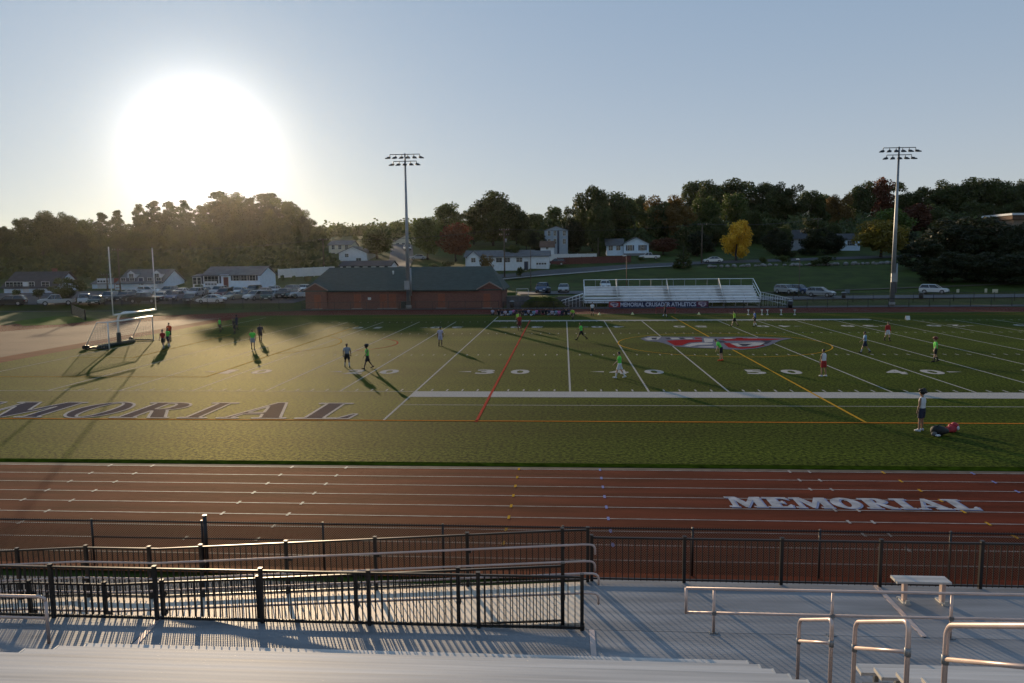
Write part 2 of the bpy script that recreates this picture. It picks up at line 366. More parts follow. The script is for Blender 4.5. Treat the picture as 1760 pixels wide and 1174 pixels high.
p.line((-4*5*YD, FW+1.6), (-4*5*YD, -8.3), .14, ZL3); p.arc((-35.5, 24.4), 6.0, -.95, .95, .12, ZL2, 20); 
struct(p.build('red_field_lines', M_RED))
p = Paint()
p.line((0, -8.0), (0, FW+7.2), .14, ZL3); p.arc((0, FW/2), 9.15, 0, 2*PI, .11, ZL3, 96)
p.line((-54.8, 5.3), (-38.3, 5.3), .11, ZL2); p.line((-38.3, 5.25), (-38.3, 43.5), .11, ZL3); p.line((-54.8, 43.5), (-38.3, 43.5), .11, ZL2)
p.arc((-44.2, 24.4), 9.15, -.85, .85, .11, ZL2, 24)
p.line((-54.8, 15.2), (-49.3, 15.2), .11, ZL2); p.line((-49.3, 15.2), (-49.3, 33.6), .11, ZL3); p.line((-54.8, 33.6), (-49.3, 33.6), .11, ZL2)
struct(p.build('soccer_lines', M_YEL))
p = Paint(); p.line((-54.9, -8.05), (56, -8.05), .16, ZL3); p.line((-40, 56.6), (56, 56.6), .12, ZL3)
struct(p.build('touch_lines', M_ORG))

# ------------------------------------------------------------------ painted lettering: letter outlines on a unit-high em
def glyph(ch, t=.22, h=.09, s=.08):
    E_ = lambda cx, cy, rx, ry, a0=0, a1=2*PI, n=28: [(cx+rx*cos(a0+(a1-a0)*i/n), cy+ry*sin(a0+(a1-a0)*i/n)) for i in range(n+(0 if abs(a1-a0) > 6.28 else 1))]
    if ch == 'I': 
        w = t+.28; a = .14; return w, [[(0, 0), (w, 0), (w, s), (a+t, s), (a+t, 1-s), (w, 1-s), (w, 1), (0, 1), (0, 1-s), (a, 1-s), (a, s), (0, s)]]
    if ch == 'L':
        w = .78; a = .12; return w, [[(0, 0), (w-.04, 0), (w, .3), (w-.06, .3), (w-.2, s), (a+t, s), (a+t, 1-s), (a+t+.12, 1-s), (a+t+.12, 1), (0, 1), (0, 1-s), (a, 1-s), (a, s), (0, s)]]
    if ch == 'E':
        w = .8; a = .12; return w, [[(0, 0), (w-.04, 0), (w, .3), (w-.06, .3), (w-.2, s), (a+t, s), (a+t, .5-h/2), (.52, .5-h/2), (.54, .36), (.6, .36), (.6, .64), (.54, .64), (.52, .5+h/2), (a+t, .5+h/2),
                           (a+t, 1-s), (w-.2, 1-s), (w-.06, .74), (w, .74), (w-.03, 1), (0, 1), (0, 1-s), (a, 1-s), (a, s), (0, s)]]
    if ch == 'M':
        w = 1.15; return w, [[(0, 0), (.3, 0), (.3, s), (.12+h, s), (.12+h, .72), (.5, 0), (.58, 0), (.87, .7), (.87, s), (.77, s), (.77, 0), (1.15, 0), (1.15, s), (.87+t*.85, s), (.87+t*.85, 1-s), (1.15, 1-s), (1.15, 1), (.82, 1), (.61, .46), (.36, 1), (0, 1), (0, 1-s), (.12, 1-s), (.12, s), (0, s)]]
    if ch == 'O':
        w = .9; return w, [E_(.45, .5, .45, .52), E_(.45, .5, .45-t, .52-h)]
    if ch == 'C':
        w = .85; return w, [E_(.45, .5, .45, .52, .75, 2*PI-.75)+[(p[0]*1, p[1]) for p in E_(.47, .5, .45-t, .52-h, 2*PI-.75, .75)]]
    if ch == 'R':
        w = .98; a = .12; r = E_(.52, .74, .34, .26, -PI/2, PI/2, 12)
        return w, [[(0, 0), (.12+t+.05, 0), (.12+t+.05, s), (a+t, s), (a+t, .44), (max(.4, a+t+.03), .44), (.66, 0), (.98, 0), (.98, s), (.92, s), (.64, .5)]+r[1:]+[(0, 1), (0, 1-s), (a, 1-s), (a, s), (0, s)],
                   [(a+t, .56)]+E_(.48, .74, .36-t, .18, -PI/2, PI/2, 10)+[(a+t, .92)]]
    if ch == 'A':
        w = 1.0; return w, [[(0, 0), (.3, 0), (.3, s), (.2, s), (.27, .26), (.56, .26), (.62, s), (.52, s), (.52, 0), (1, 0), (1, s), (.92, s), (.6, 1.02), (.46, 1.02), (.1, s), (0, s)], [(.3, .36), (.43, .76), (.535, .36)]]
def curve_mesh(name, loops, off=0.0):
    cu = bpy.data.curves.new(name, 'CURVE'); cu.dimensions = '2D'; cu.fill_mode = 'BOTH'; cu.offset = off
    for lp in loops:
        sp = cu.splines.new('POLY'); sp.points.add(len(lp)-1); sp.use_cyclic_u = True
        for q, pt in zip(sp.points, lp): q.co = (pt[0], pt[1], 0, 1)
    o = bpy.data.objects.new(name, cu); COL.objects.link(o); dg = bpy.context.evaluated_depsgraph_get()
    me = bpy.data.meshes.new_from_object(o.evaluated_get(dg)); bpy.data.objects.remove(o); bpy.data.curves.remove(cu)
    return me
def text_mesh(txt, off=0.0, size=1.0):
    cu = bpy.data.curves.new('t', 'FONT'); cu.body = txt; cu.size = size; cu.offset = off; cu.fill_mode = 'BOTH'; cu.align_x = 'CENTER'; cu.resolution_u = 4
    o = bpy.data.objects.new('t', cu); COL.objects.link(o); dg = bpy.context.evaluated_depsgraph_get()
    me = bpy.data.meshes.new_from_object(o.evaluated_get(dg)); bpy.data.objects.remove(o); bpy.data.curves.remove(cu)
    return me
def grab(mb, me, f, mi=0):              # append a flat mesh through a mapping
    mb.add([f(v.co) for v in me.vertices], [list(q.vertices) for q in me.polygons], mi)
    bpy.data.meshes.remove(me)
def word(letters, y0, y1, z, off, mb, **gk):
    for ch, x0, x1 in letters:
        w, lp = glyph(ch, **gk); hh = y1-y0
        lp = [[(x0+q[0]/w*(x1-x0), y0+q[1]*hh) for q in l] for l in lp]
        grab(mb, curve_mesh('g', lp, off), lambda c: (c.x, c.y, z))
def px(u, v=719): return G(u, v).x
B0, B1 = -7.75, -3.75
LET = [('L', px(508), px(605)), ('A', px(372), px(490)), ('I', px(304), px(352)), ('R', px(186), px(286)), ('O', px(92, 716), px(184, 716)), ('M', px(-58, 716), px(72, 716)), ('E', px(-160, 714), px(-72, 714)), ('M', px(-300, 712), px(-174, 712))]
mb = Paint()
for ch, x0, x1 in LET:                  # white outline strokes round each letter
    w, lp = glyph(ch, t=.26, h=.06, s=.05); kk = 0
    for l in lp:
        q_ = [(x0+c[0]/w*(x1-x0), B0+c[1]*(B1-B0)) for c in l]
        for a, b in zip(q_, q_[1:]+q_[:1]):
            if math.dist(a, b) > .01: mb.line(a, b, .15, ZL3+.002+(kk % 4)*.0006); kk += 1
struct(mb.build('white_lettering_edge', M_LINE))
mb = MB(); word(LET, B0, B1, ZL3, 0, mb, t=.26, h=.06, s=.05); struct(mb.build('sideline_lettering', M_BLUE, fix=False))
xs = [-8.72+7.6*i/8 for i in range(9)]
LT = [(c, xs[i]+.03, xs[i+1]-(.42 if c == 'I' else .03)+.0) for i, c in enumerate('MEMORIAL')]
# letter widths follow the letter
ws = {'M': 1.2, 'E': .85, 'O': .95, 'R': 1.0, 'I': .55, 'A': 1.05, 'L': .85}; tot = sum(ws[c] for c in 'MEMORIAL'); x = -8.92; LT = []
for c in 'MEMORIAL':
    w = ws[c]/tot*7.65; LT.append((c, x+.03, x+w-.03)); x += w
LT.append(('C', .42, 1.3))
M_TW = mat('white track paint', (.34, .34, .36), .75, var=.35, vscale=3, spec=.1)
mb = MB(); word([(c, a+.05, b+.05) for c, a, b in LT], -20.31, -19.30, -.002, .0, mb, t=.3, h=.14, s=.12); struct(mb.build('track_lettering_shadow', mat('pale blue track paint', (.16, .19, .33), .6), fix=False))
mb = MB(); word(LT, -20.26, -19.24, .002, .0, mb, t=.3, h=.14, s=.12); struct(mb.build('track_lettering', M_TW, fix=False))
# yard numbers and their arrows
mb = MB()
for k, n in ((-45+5, '10'), (-30, '20'), (-20, '30'), (-10, '40'), (0, '50'), (10, '40'), (20, '30'), (30, '20'), (40, '10')):
    for far in (0, 1):
        sg = -1 if far else 1; y0 = FW-6.7 if far else 6.7
        for j, ch in enumerate(n):
            me = text_mesh(ch, .035); xs_ = [v.co.x for v in me.vertices]; ys_ = [v.co.y for v in me.vertices]
            a, b, c, d = min(xs_), max(xs_), min(ys_), max(ys_); w = 1.3 if ch != '1' else .75
            cx = k*YD+sg*(-1.2 if j == 0 else 1.2)
            grab(mb, me, lambda q: (cx+sg*((q.x-a)/(b-a)-.5)*w, y0+sg*(q.y-c)/(d-c)*1.95, ZL2))
        if k:
            q = (-1 if k < 0 else 1); xa = k*YD+q*2.2; yc = y0+sg*1.0
            mb.poly([(xa, yc-.22, ZL2), (xa+q*.95, yc, ZL2), (xa, yc+.22, ZL2)][::q])
struct(mb.build('yard_numbers', M_LINE, fix=False))
# midfield emblem: flat painted shapes
def emblem(name, loops, m, z):
    mb = MB()
    for lp in loops: mb.poly([tuple(G(1080+a/5.867, 560+b/5.867)[:2])+(z,) for a, b in lp])
    o = struct(mb.build(name, m)); return o
emblem('emblem_edge', [[(120, 132), (200, 106), (340, 110), (560, 113), (760, 110), (900, 115), (1100, 112), (1320, 115), (1500, 122), (1660, 126), (1540, 148), (1490, 168), (1420, 200), (1300, 228), (1150, 244), (980, 238), (850, 228), (700, 224), (560, 216), (440, 206), (360, 178), (290, 162), (180, 156)]], mat('dull grey turf paint', (.15, .15, .18), .75, var=.3, vscale=14, spec=0), .016)
emblem('emblem_white', [[(160, 132), (230, 112), (330, 116), (300, 140), (200, 148)], [(420, 122), (500, 122), (520, 136), (440, 138)], [(560, 124), (640, 124), (650, 134), (590, 136)], [(760, 128), (860, 132), (850, 165), (770, 170)], [(560, 205), (640, 178), (740, 172), (860, 178), (840, 190), (700, 195), (620, 212)],
                        [(700, 212), (860, 208), (860, 220), (720, 218)], [(960, 126), (1040, 124), (1060, 134), (980, 136)], [(1200, 124), (1300, 126), (1290, 138), (1210, 136)], [(1030, 182), (1280, 168), (1400, 176), (1380, 192), (1240, 206), (1110, 210)]], M_LINE, .020)
emblem('emblem_red', [[(380, 152), (560, 142), (745, 142), (745, 162), (610, 172), (540, 200), (470, 202)], [(660, 120), (740, 122), (740, 132), (680, 134)], [(900, 138), (1180, 128), (1450, 132), (1580, 134), (1400, 150), (1150, 152), (980, 152)], [(960, 178), (1020, 176), (1100, 216), (1240, 214), (1360, 196), (1380, 200), (1270, 226), (1140, 234), (1010, 220)], [(1080, 124), (1150, 122), (1160, 132), (1090, 134)]], mat('emblem red paint', (.26, .03, .03), .75, var=.3, vscale=14, spec=0), .024)
emblem('emblem_blue', [[(230, 122), (290, 122), (280, 140), (240, 140)], [(370, 124), (410, 122), (430, 136), (390, 138)], [(510, 122), (550, 122), (570, 136), (530, 136)], [(880, 150), (960, 152), (990, 172), (920, 172)], [(1100, 182), (1250, 184), (1190, 206), (1150, 206)], [(1330, 148), (1450, 152), (1400, 182), (1300, 214), (1380, 172)]], M_BLUE, .028)
# ------------------------------------------------------------------ near grandstand
def alu(name, col, rough, bumpy=.35, stretch=(1, 1, 1), scale=1.0, rib=5.2, metal=.3, spec=.4):
    m = bpy.data.materials.new(name); m.use_nodes = True; t = m.node_tree; b = t.nodes['Principled BSDF']; L = t.links.new
    g = nd(t, 'ShaderNodeNewGeometry'); mp = nd(t, 'ShaderNodeMapping'); mp.inputs['Scale'].default_value = stretch; L(g.outputs['Position'], mp.inputs['Vector'])
    n = nd(t, 'ShaderNodeTexNoise'); n.inputs['Scale'].default_value = scale; n.inputs['Detail'].default_value = 7; L(mp.outputs[0], n.inputs['Vector'])
    r = nd(t, 'ShaderNodeValToRGB'); r.color_ramp.elements[0].position = .3; r.color_ramp.elements[1].position = .7
    r.color_ramp.elements[0].color = (*[c*.68 for c in col], 1); r.color_ramp.elements[1].color = (*[c*1.12 for c in col], 1)
    L(n.outputs['Fac'], r.inputs[0]); L(r.outputs[0], b.inputs['Base Color'])
    m2 = nd(t, 'ShaderNodeMapRange'); m2.inputs['To Min'].default_value = rough-.07; m2.inputs['To Max'].default_value = rough+.1; L(n.outputs['Fac'], m2.inputs['Value']); L(m2.outputs[0], b.inputs['Roughness'])
    b.inputs['Metallic'].default_value = metal; b.inputs['Specular IOR Level'].default_value = spec
    # ribs running along X
    w = nd(t, 'ShaderNodeTexWave', wave_type='BANDS', bands_direction='Y'); w.inputs['Scale'].default_value = rib; w.inputs['Distortion'].default_value = 0; L(g.outputs['Position'], w.inputs['Vector'])
    bp = nd(t, 'ShaderNodeBump'); bp.inputs['Strength'].default_value = bumpy; bp.inputs['Distance'].default_value = .004; L(w.outputs['Fac'], bp.inputs['Height']); L(bp.outputs[0], b.inputs['Normal'])
    return m
M_DECK = alu('ribbed deck aluminium', (.30, .305, .32), .58, .14, (.4, 3, 1), 1.2)
M_PLANK = alu('seat aluminium', (.62, .585, .55), .62, .07, (.3, 8, 1), 1.0, 3.9, .06, .25)
M_TUBE = mat('aluminium tube', (.60, .47, .42), .42, metal=.35, var=.12, vscale=3)
M_CAP = mat('plank end cap', (.62, .58, .52), .5, metal=.4)
M_BLK = mat('black powder coat', (.012, .011, .011), .42, spec=.5, var=.3, vscale=2)
M_RAMP = mat('ramp aluminium', (.66, .58, .48), .65, metal=.0, spec=.25, var=.1, vscale=1.5, bump=.3, bscale=80, gloss=(.085, .55, (1, .86, .72)))
M_STEEL = mat('grey steel', (.22, .23, .24), .5, metal=.6, var=.2, vscale=2)
ZD = 1.42; YS = -31.05; YF = -29.02                       # deck level, its seam under the near fence, its front edge
g = thing('grandstand', 'ribbed aluminium bleacher deck with long seat planks in the foreground', 'grandstand', (-14, -32, ZD))
g0 = Vector(g.location)
def rel(mb, o): mb.v = [(v[0]-o[0], v[1]-o[1], v[2]-o[2]) for v in mb.v]; return mb
SPLIT = {'end_cap', 'rail_bracket', 'base_plate', 'clamp', 'insulator', 'shutter', 'seat_bracket', 'foot', 'post', 'porch_post', 'bumper', 'coping', 'wheel', 'upright'}
def islands(mb):
    p = list(range(len(mb.v)))
    def f(i):
        while p[i] != i: p[i] = p[p[i]]; i = p[i]
        return i
    for q in mb.f:
        a = f(q[0])
        for i in q[1:]: p[f(i)] = a
    gr = {}
    for k, q in enumerate(mb.f): gr.setdefault(f(q[0]), []).append(k)
    out = []
    for ks in gr.values():
        n = MB(); ix = {}
        for k in ks:
            fc = []
            for i in mb.f[k]:
                if i not in ix: ix[i] = len(n.v); n.v.append(mb.v[i])
                fc.append(ix[i])
            n.f.append(fc); n.m.append(mb.m[k]); n.s.append(mb.s[k])
        out.append(n)
    return out
def part(mb, name, m, par=g, org=None):
    rel(mb, org if org is not None else Vector(par.location))
    if name in SPLIT:
        r_ = [x.build(name, m, par) for x in islands(mb)]; return r_[0]
    return mb.build(name, m, par)
for x0, x1, y0, y1 in ((-34, -21.36, -36.5, YS-.012), (-21.34, -13.62, -36.5, YS-.012), (-13.58, -2, -36.5, YS-.012), (-2, 8, -36.5, YS-.012), (-13.72, -8.06, YS, YF), (-8.02, -1.0, YS, YF), (-.96, 8, YS, YF)):
    part(MB().bb((x0, y0, ZD-.05), (x1, y1, ZD)), 'deck_panel', M_DECK)
for pts in (((-21.36, YS), (-21.2, -32.5)), ((-13.6, YS), (-13.6, -32.6)), ((-8.04, YF), (-8.04, YS))):
    a, b = pts; part(MB().bar((a[0], a[1]-.02, ZD+.006), (b[0], b[1]+.02, ZD+.006), .09, .008), 'seam_strip', M_TUBE)
part(MB().bb((-13.7, YF, ZD-.32), (8, YF+.02, ZD-.003)), 'fascia', M_STEEL)
PT, DZ, Y0 = .66, .315, -32.72
blocks = [(-34, -23.3), (-21.55, -11.38), (-9.82, 4)]
for (x0, x1) in blocks:
    for k in range(9):
        yk = Y0-PT*k; z = ZD+.44+DZ*k
        mb = MB(); mb.bb((x0, yk-.245, z-.045), (x1, yk, z)); part(mb, 'seat_plank', M_PLANK)
        ce = MB()
        for xe in (x0, x1): ce.bb((xe-.012, yk-.25, z-.05), (xe+.012, yk+.004, z+.003))
        part(ce, 'end_cap', M_CAP)
        lg = MB(); n = max(2, int((x1-x0)/1.83))
        for i in range(n+1):
            xx = lerp(x0+.25, x1-.25, i/n)
            lg.bb((xx-.03, yk-.15, ZD if k == 0 else z-.6), (xx+.03, yk-.09, z-.046))
        part(lg, 'seat_bracket', M_STEEL)
        if k:
            zf = ZD+DZ*k; part(MB().bb((x0, yk-.02, zf-.04), (x1, yk+PT-.27, zf)).bb((x0, yk+PT-.29, zf-DZ), (x1, yk+PT-.275, zf-.002)), 'footboard', M_DECK)
for (x0, x1) in ((-23.25, -21.6), (-11.33, -9.87)):        # aisle steps
    for k in range(1, 17):
        y = Y0-.1-PT/2*k; z = ZD+DZ/2*k
        part(MB().bb((x0, y-.33, z-.04), (x1, y, z)).bb((x0+.02, y-.02, z-DZ/2), (x1-.02, y-.008, z-.041)), 'aisle_step', M_DECK)

# access ramp between the two inner fences
YA, YB = -29.12, -30.80
def zr(x):                                             # ramp surface
    if x >= -13.7: return ZD
    if x >= -22.4: return ZD-(-13.7-x)*.0625
    if x >= -24.1: return ZD-8.7*.0625
    return ZD-8.7*.0625-(-24.1-x)*.0625
r = thing('access_ramp', 'sloping aluminium wheelchair ramp with grey handrails between the black picket fences', 'ramp', (-20, -30, .6)); ro = r.location
XK = [-13.7, -16.6, -19.5, -22.4, -24.1, -27, -30, -34]
mb = MB()
for a, b in zip(XK, XK[1:]): mb.prism([(a, YB, zr(a)), (b, YB, zr(b)), (b, YB, zr(b)-.09), (a, YB, zr(a)-.09)], (0, YA-YB, 0))
part(mb, 'ramp_surface', M_RAMP, r)
for yy, dh in ((YA-.09, .80), (YA-.09, .46), (YB+.09, .86), (YB+.09, .50)):
    pts = [(x, yy, zr(x)+dh) for x in XK]
    pts = [(-13.47, yy, ZD+dh-.2), (-13.47, yy, ZD+dh-.09), (-13.485, yy, ZD+dh-.04), (-13.52, yy, ZD+dh-.01), (-13.57, yy, ZD+dh)]+pts
    part(MB().tube(pts, .021, 8), 'handrail', M_TUBE, r)
mb = MB()
for x in (-14.1, -15.95, -17.8, -19.6, -21.4, -22.5, -23.95, -25.5, -27.4, -29.3):
    for yy, dhs, sg in ((YA, (.80, .46), -1), (YB, (.86, .50), 1)):
        for dh in dhs: mb.bb((x-.04, yy, zr(x)+dh-.075), (x+.04, yy+sg*.1, zr(x)+dh-.02))
part(mb, 'rail_bracket', M_BLK, r)
part(MB().bb((-13.72, YB-.02, .2), (-13.68, YA, ZD-.1)).bb((-34, YB-.03, -.02), (-13.7, YB-.005, ZD-.06)), 'support_frame', M_STEEL, r)

def picket_fence(name, label, y, posts, zf, h, pk=.118, low=.07, mid=None):
    o = thing(name, label, 'fence', (posts[0], y, zf(posts[0]))); og = o.location
    for x in posts:
        part(MB().bb((x-.031, y-.031, zf(x)-.02), (x+.031, y+.031, zf(x)+h+.03)).bb((x-.037, y-.037, zf(x)+h+.03), (x+.037, y+.037, zf(x)+h+.045)), 'post', M_BLK, o)
    for a, b in zip(posts, posts[1:]):
        mb = MB(); kn = [x for x in (-22.4, -24.1) if min(a, b) < x < max(a, b)]; kk = sorted([a, b]+kn)
        for p, q in zip(kk, kk[1:]):
            for hh, ww in ((h, .036), (low, .03))+(((mid, .03),) if mid else ()): mb.bar((p, y, zf(p)+hh-.015), (q, y, zf(q)+hh-.015), .034, ww)
        n = max(2, int(round(abs(b-a)/pk)))
        for i in range(1, n):
            x = lerp(a, b, i/n); mb.bb((x-.008, y-.008, zf(x)+.02), (x+.008, y+.008, zf(x)+h-.03))
        part(mb, 'picket_panel', M_BLK, o)
    return o
flat = lambda x: ZD
picket_fence('picket_fence', 'black picket fence along the deck front to the right of the ramp', YF-.05, [-13.53]+[-11.72+1.868*i for i in range(10)], flat, .905)
picket_fence('picket_fence', 'black picket fence on the far side of the ramp, its top kinking at the landing', YA, [-13.61, -14.11, -16.0, -17.87, -19.71, -21.5, -22.6, -23.96, -25.46, -27.4, -29.3, -31.2], zr, 1.08)
picket_fence('picket_fence', 'black picket fence on the near side of the ramp, rising from left to right', YB, [-14.1, -15.95, -17.8, -19.6, -21.4, -22.5, -23.95, -25.5, -27.4, -29.3, -31.2], zr, 1.07)
picket_fence('picket_fence', 'black picket fence closest to the seats, its pickets casting long shadows on the deck', YS-.03, [-13.77, -15.56, -17.49, -19.42, -21.36, -23.3, -25.2, -27.1, -29.0, -30.9], flat, .97)

def guard(name, label, tubes, posts, foot, r=.024):
    o = thing(name, label, 'railing', foot)
    for nm, pts, rr in tubes: part(MB().tube(pts, rr, 10), nm, M_TUBE, o)
    for pts in posts:
        mb = MB().tube(pts, r, 10); part(mb, 'post', M_TUBE, o)
    return o
tb = [('top_rail', [(-12.0, YS, ZD+.78), (8, YS, ZD+.78)], .024), ('mid_rail', [(-12.0, YS, ZD+.35), (8, YS, ZD+.35)], .022)]
fr = guard('guard_rail', 'long two-bar aluminium guard rail crossing the deck at right', tb, [[(x, YS, ZD), (x, YS, ZD+.76)] for x in (-11.53, -9.57, -7.64, -5.7, -3.76)]+[[(-12.0, YS, ZD+.33), (-12.0, YS, ZD+.79)]], (-11.5, YS, ZD))
part(rel(MB(), (0, 0, 0)).bb((-11.6, YS-.05, ZD), (-11.46, YS+.05, ZD+.012)).bb((-9.64, YS-.05, ZD), (-9.5, YS+.05, ZD+.012)).bb((-7.71, YS-.05, ZD), (-7.57, YS+.05, ZD+.012)), 'base_plate', M_STEEL, fr)
mb = MB()
for x in (-11.53, -9.57, -7.64, -5.7): mb.bb((x-.035, YS-.032, ZD+.32), (x+.035, YS+.032, ZD+.38))
part(mb, 'clamp', M_STEEL, fr)
lr = guard('guard_rail', 'short aluminium guard rail at the left edge above the bleacher aisle', [('top_rail', [(-30, -31.96, ZD+.82), (-22.86, -31.96, ZD+.82), (-22.79, -31.96, ZD+.79), (-22.77, -31.96, ZD+.72)], .026), ('mid_rail', [(-30, -31.96, ZD+.44), (-22.77, -31.96, ZD+.44)], .024)], [[(-22.77, -31.96, ZD), (-22.77, -31.96, ZD+.74)]], (-22.77, -31.96, ZD), .027)
def loop(label, y0, z0, y1, z1, zb0, zb1, x=-10.55, dm=.33):
    c = .11; d = Vector((0, y1-y0, z1-z0)).normalized()
    pts = [(x, y0, zb0), (x, y0, z0-c)]
    for i in range(1, 6):
        a = PI/2*i/5; pts.append((x, y0+d.y*c*(1-cos(a)), z0-c+c*sin(a)+d.z*c*(1-cos(a))))
    for i in range(0, 6):
        a = PI/2*i/5; pts.append((x, y1-d.y*c*(1-sin(a)), z1-c*(1-cos(a))-d.z*c*(1-sin(a))))
    pts += [(x, y1, z1-c-.02), (x, y1, zb1)]
    o = thing('aisle_handrail', label, 'handrail', (x, y0, zb0), 0, 'handrail loops in the right-hand aisle')
    part(MB().tube(pts, .0255, 12), 'rail_loop', M_TUBE, o)
    part(MB().tube([(x, y0, z0-dm), (x, y1, z1-dm)], .021, 10), 'mid_bar', M_TUBE, o)
    mb = MB()
    for yy, zz in ((y0, z0), (y1, z1)): mb.tube([(x, yy, zz-dm-.045), (x, yy, zz-dm+.045)], .033, 10)
    part(mb, 'clamp', M_STEEL, o); return o
loop('aisle handrail loop standing on the deck, farthest of the three', -32.44, 2.37, -33.76, 3.04, ZD, 1.73)
loop('middle handrail loop in the aisle between the two seat blocks', -34.52, 3.39, -35.87, 4.08, 2.3, 2.9)
loop('largest and nearest aisle handrail loop, cut off by the frame', -36.6, 4.41, -38.0, 5.12, 3.3, 3.9)
b = thing('bench', 'small aluminium bench on two legs in front of the picket fence', 'bench', (-7.5, -29.7, ZD))
part(MB().bb((-7.99, -29.84, ZD+.40), (-7.03, -29.56, ZD+.44)), 'seat', M_PLANK, b)
part(MB().bb((-8.0, -29.845, ZD+.395), (-7.985, -29.555, ZD+.443)), 'end_cap', M_CAP, b)
for x in (-7.80, -7.12):
    part(MB().bb((x-.035, -29.75, ZD), (x+.035, -29.65, ZD+.40)), 'leg', M_TUBE, b)
    part(MB().bb((x-.06, -29.86, ZD), (x+.06, -29.54, ZD+.025)).bb((x-.035, -29.87, ZD), (x+.035, -29.85, ZD+.09)), 'foot', M_CAP, b)

# chain-link fences
M_LINK = mat('black chain link', (.17, .125, .09), .3, metal=.6)
def chainlink(name, label, pts, h, dp, pitch=.07, wr=.0035, posts=None, base=None, mid=None, pr_=.03):
    """pts: polyline in plan"""
    o = thing(name, label, 'fence', (pts[0][0], pts[0][1], (base or H)(*pts[0]))); og = o.location; bz = base or H
    L_ = [0]; P_ = [Vector((*p, 0)) for p in pts]
    for a, b in zip(P_, P_[1:]): L_.append(L_[-1]+(b-a).length)
    def at(s):
        s = max(0, min(L_[-1], s))
        for i in range(len(P_)-1):
            if s <= L_[i+1] or i == len(P_)-2:
                q = P_[i].lerp(P_[i+1], (s-L_[i])/(L_[i+1]-L_[i])); return Vector((q.x, q.y, bz(q.x, q.y)))
    n = int(L_[-1]/dp); ss = posts or [dp*i for i in range(n+1)]
    for s in ss:
        p = at(s); part(MB().tube([p-Vector((0, 0, .1)), p+Vector((0, 0, h+.03))], pr_, 8), 'post', M_BLK, o)
    tr = MB(); sr = [0]+[s for s in ss if 0 < s < L_[-1]]+[L_[-1]]
    tr.tube([at(s)+Vector((0, 0, h-.02)) for s in sr], pr_*.7, 6); part(tr, 'top_rail', M_BLK, o)
    if mid:
        part(MB().tube([at(s)+Vector((0, 0, h*.62)) for s in mid], pr_*.6, 6), 'mid_rail', M_BLK, o)
    wm = MB(); k = int(L_[-1]/pitch); ins = pr_*.9
    for i in range(-int(h/pitch), k+1):
        for sg in (1, -1):
            s0, s1 = i*pitch, i*pitch+h
            if sg < 0: s0, s1 = s1, s0
            z0, z1 = .02, h+.015
            a0, a1 = s0, s1
            # clip to the fence
            def zz(s): return z0+(z1-z0)*(s-s0)/(s1-s0)
            lo, hi = max(0, min(s0, s1)), min(L_[-1], max(s0, s1))
            if hi-lo < .02: continue
            a, b = at(lo), at(hi); a.z += zz(lo); b.z += zz(hi)
            d = (P_[1]-P_[0]).normalized(); nn = Vector((-d.y, d.x, 0))*(.004*sg)
            a += nn; b += nn
            e = (b-a).normalized(); up = Vector((-e.z*d.x, -e.z*d.y, abs(e.x*d.x+e.y*d.y)))*wr
            wm.add([a-up, b-up, b+up, a+up], [(0, 1, 2, 3)])
    part(wm, 'wire_mesh', M_LINK, o); return o
YCL = -25.45
zero = lambda x, y: 0
xs = [AY(u, 960, YCL).x for u in (-260, -50, 162, 350, 557, 762, 968, 1190, 1408, 1632, 1850, 2070)]
chainlink('chain_link_fence', 'black chain link fence along the near edge of the running track', [(xs[0], YCL), (xs[-1], YCL)], 1.19, 3, .062, .0062, [x-xs[0] for x in xs], zero, [xs[2]-xs[0], xs[3]-xs[0], xs[3]-xs[0]+2.2], .028)
gp = tag(MB().tube([(0, 0, -.1), (0, 0, 1.33)], .048, 10).tube([(0, 0, 1.33), (0, 0, 1.36)], .06, 10).build('gate_post', M_BLK), 'thick black gate post rising above the track fence at left', 'post'); gp.location = (xs[3]+.09, YCL+.0, 0)
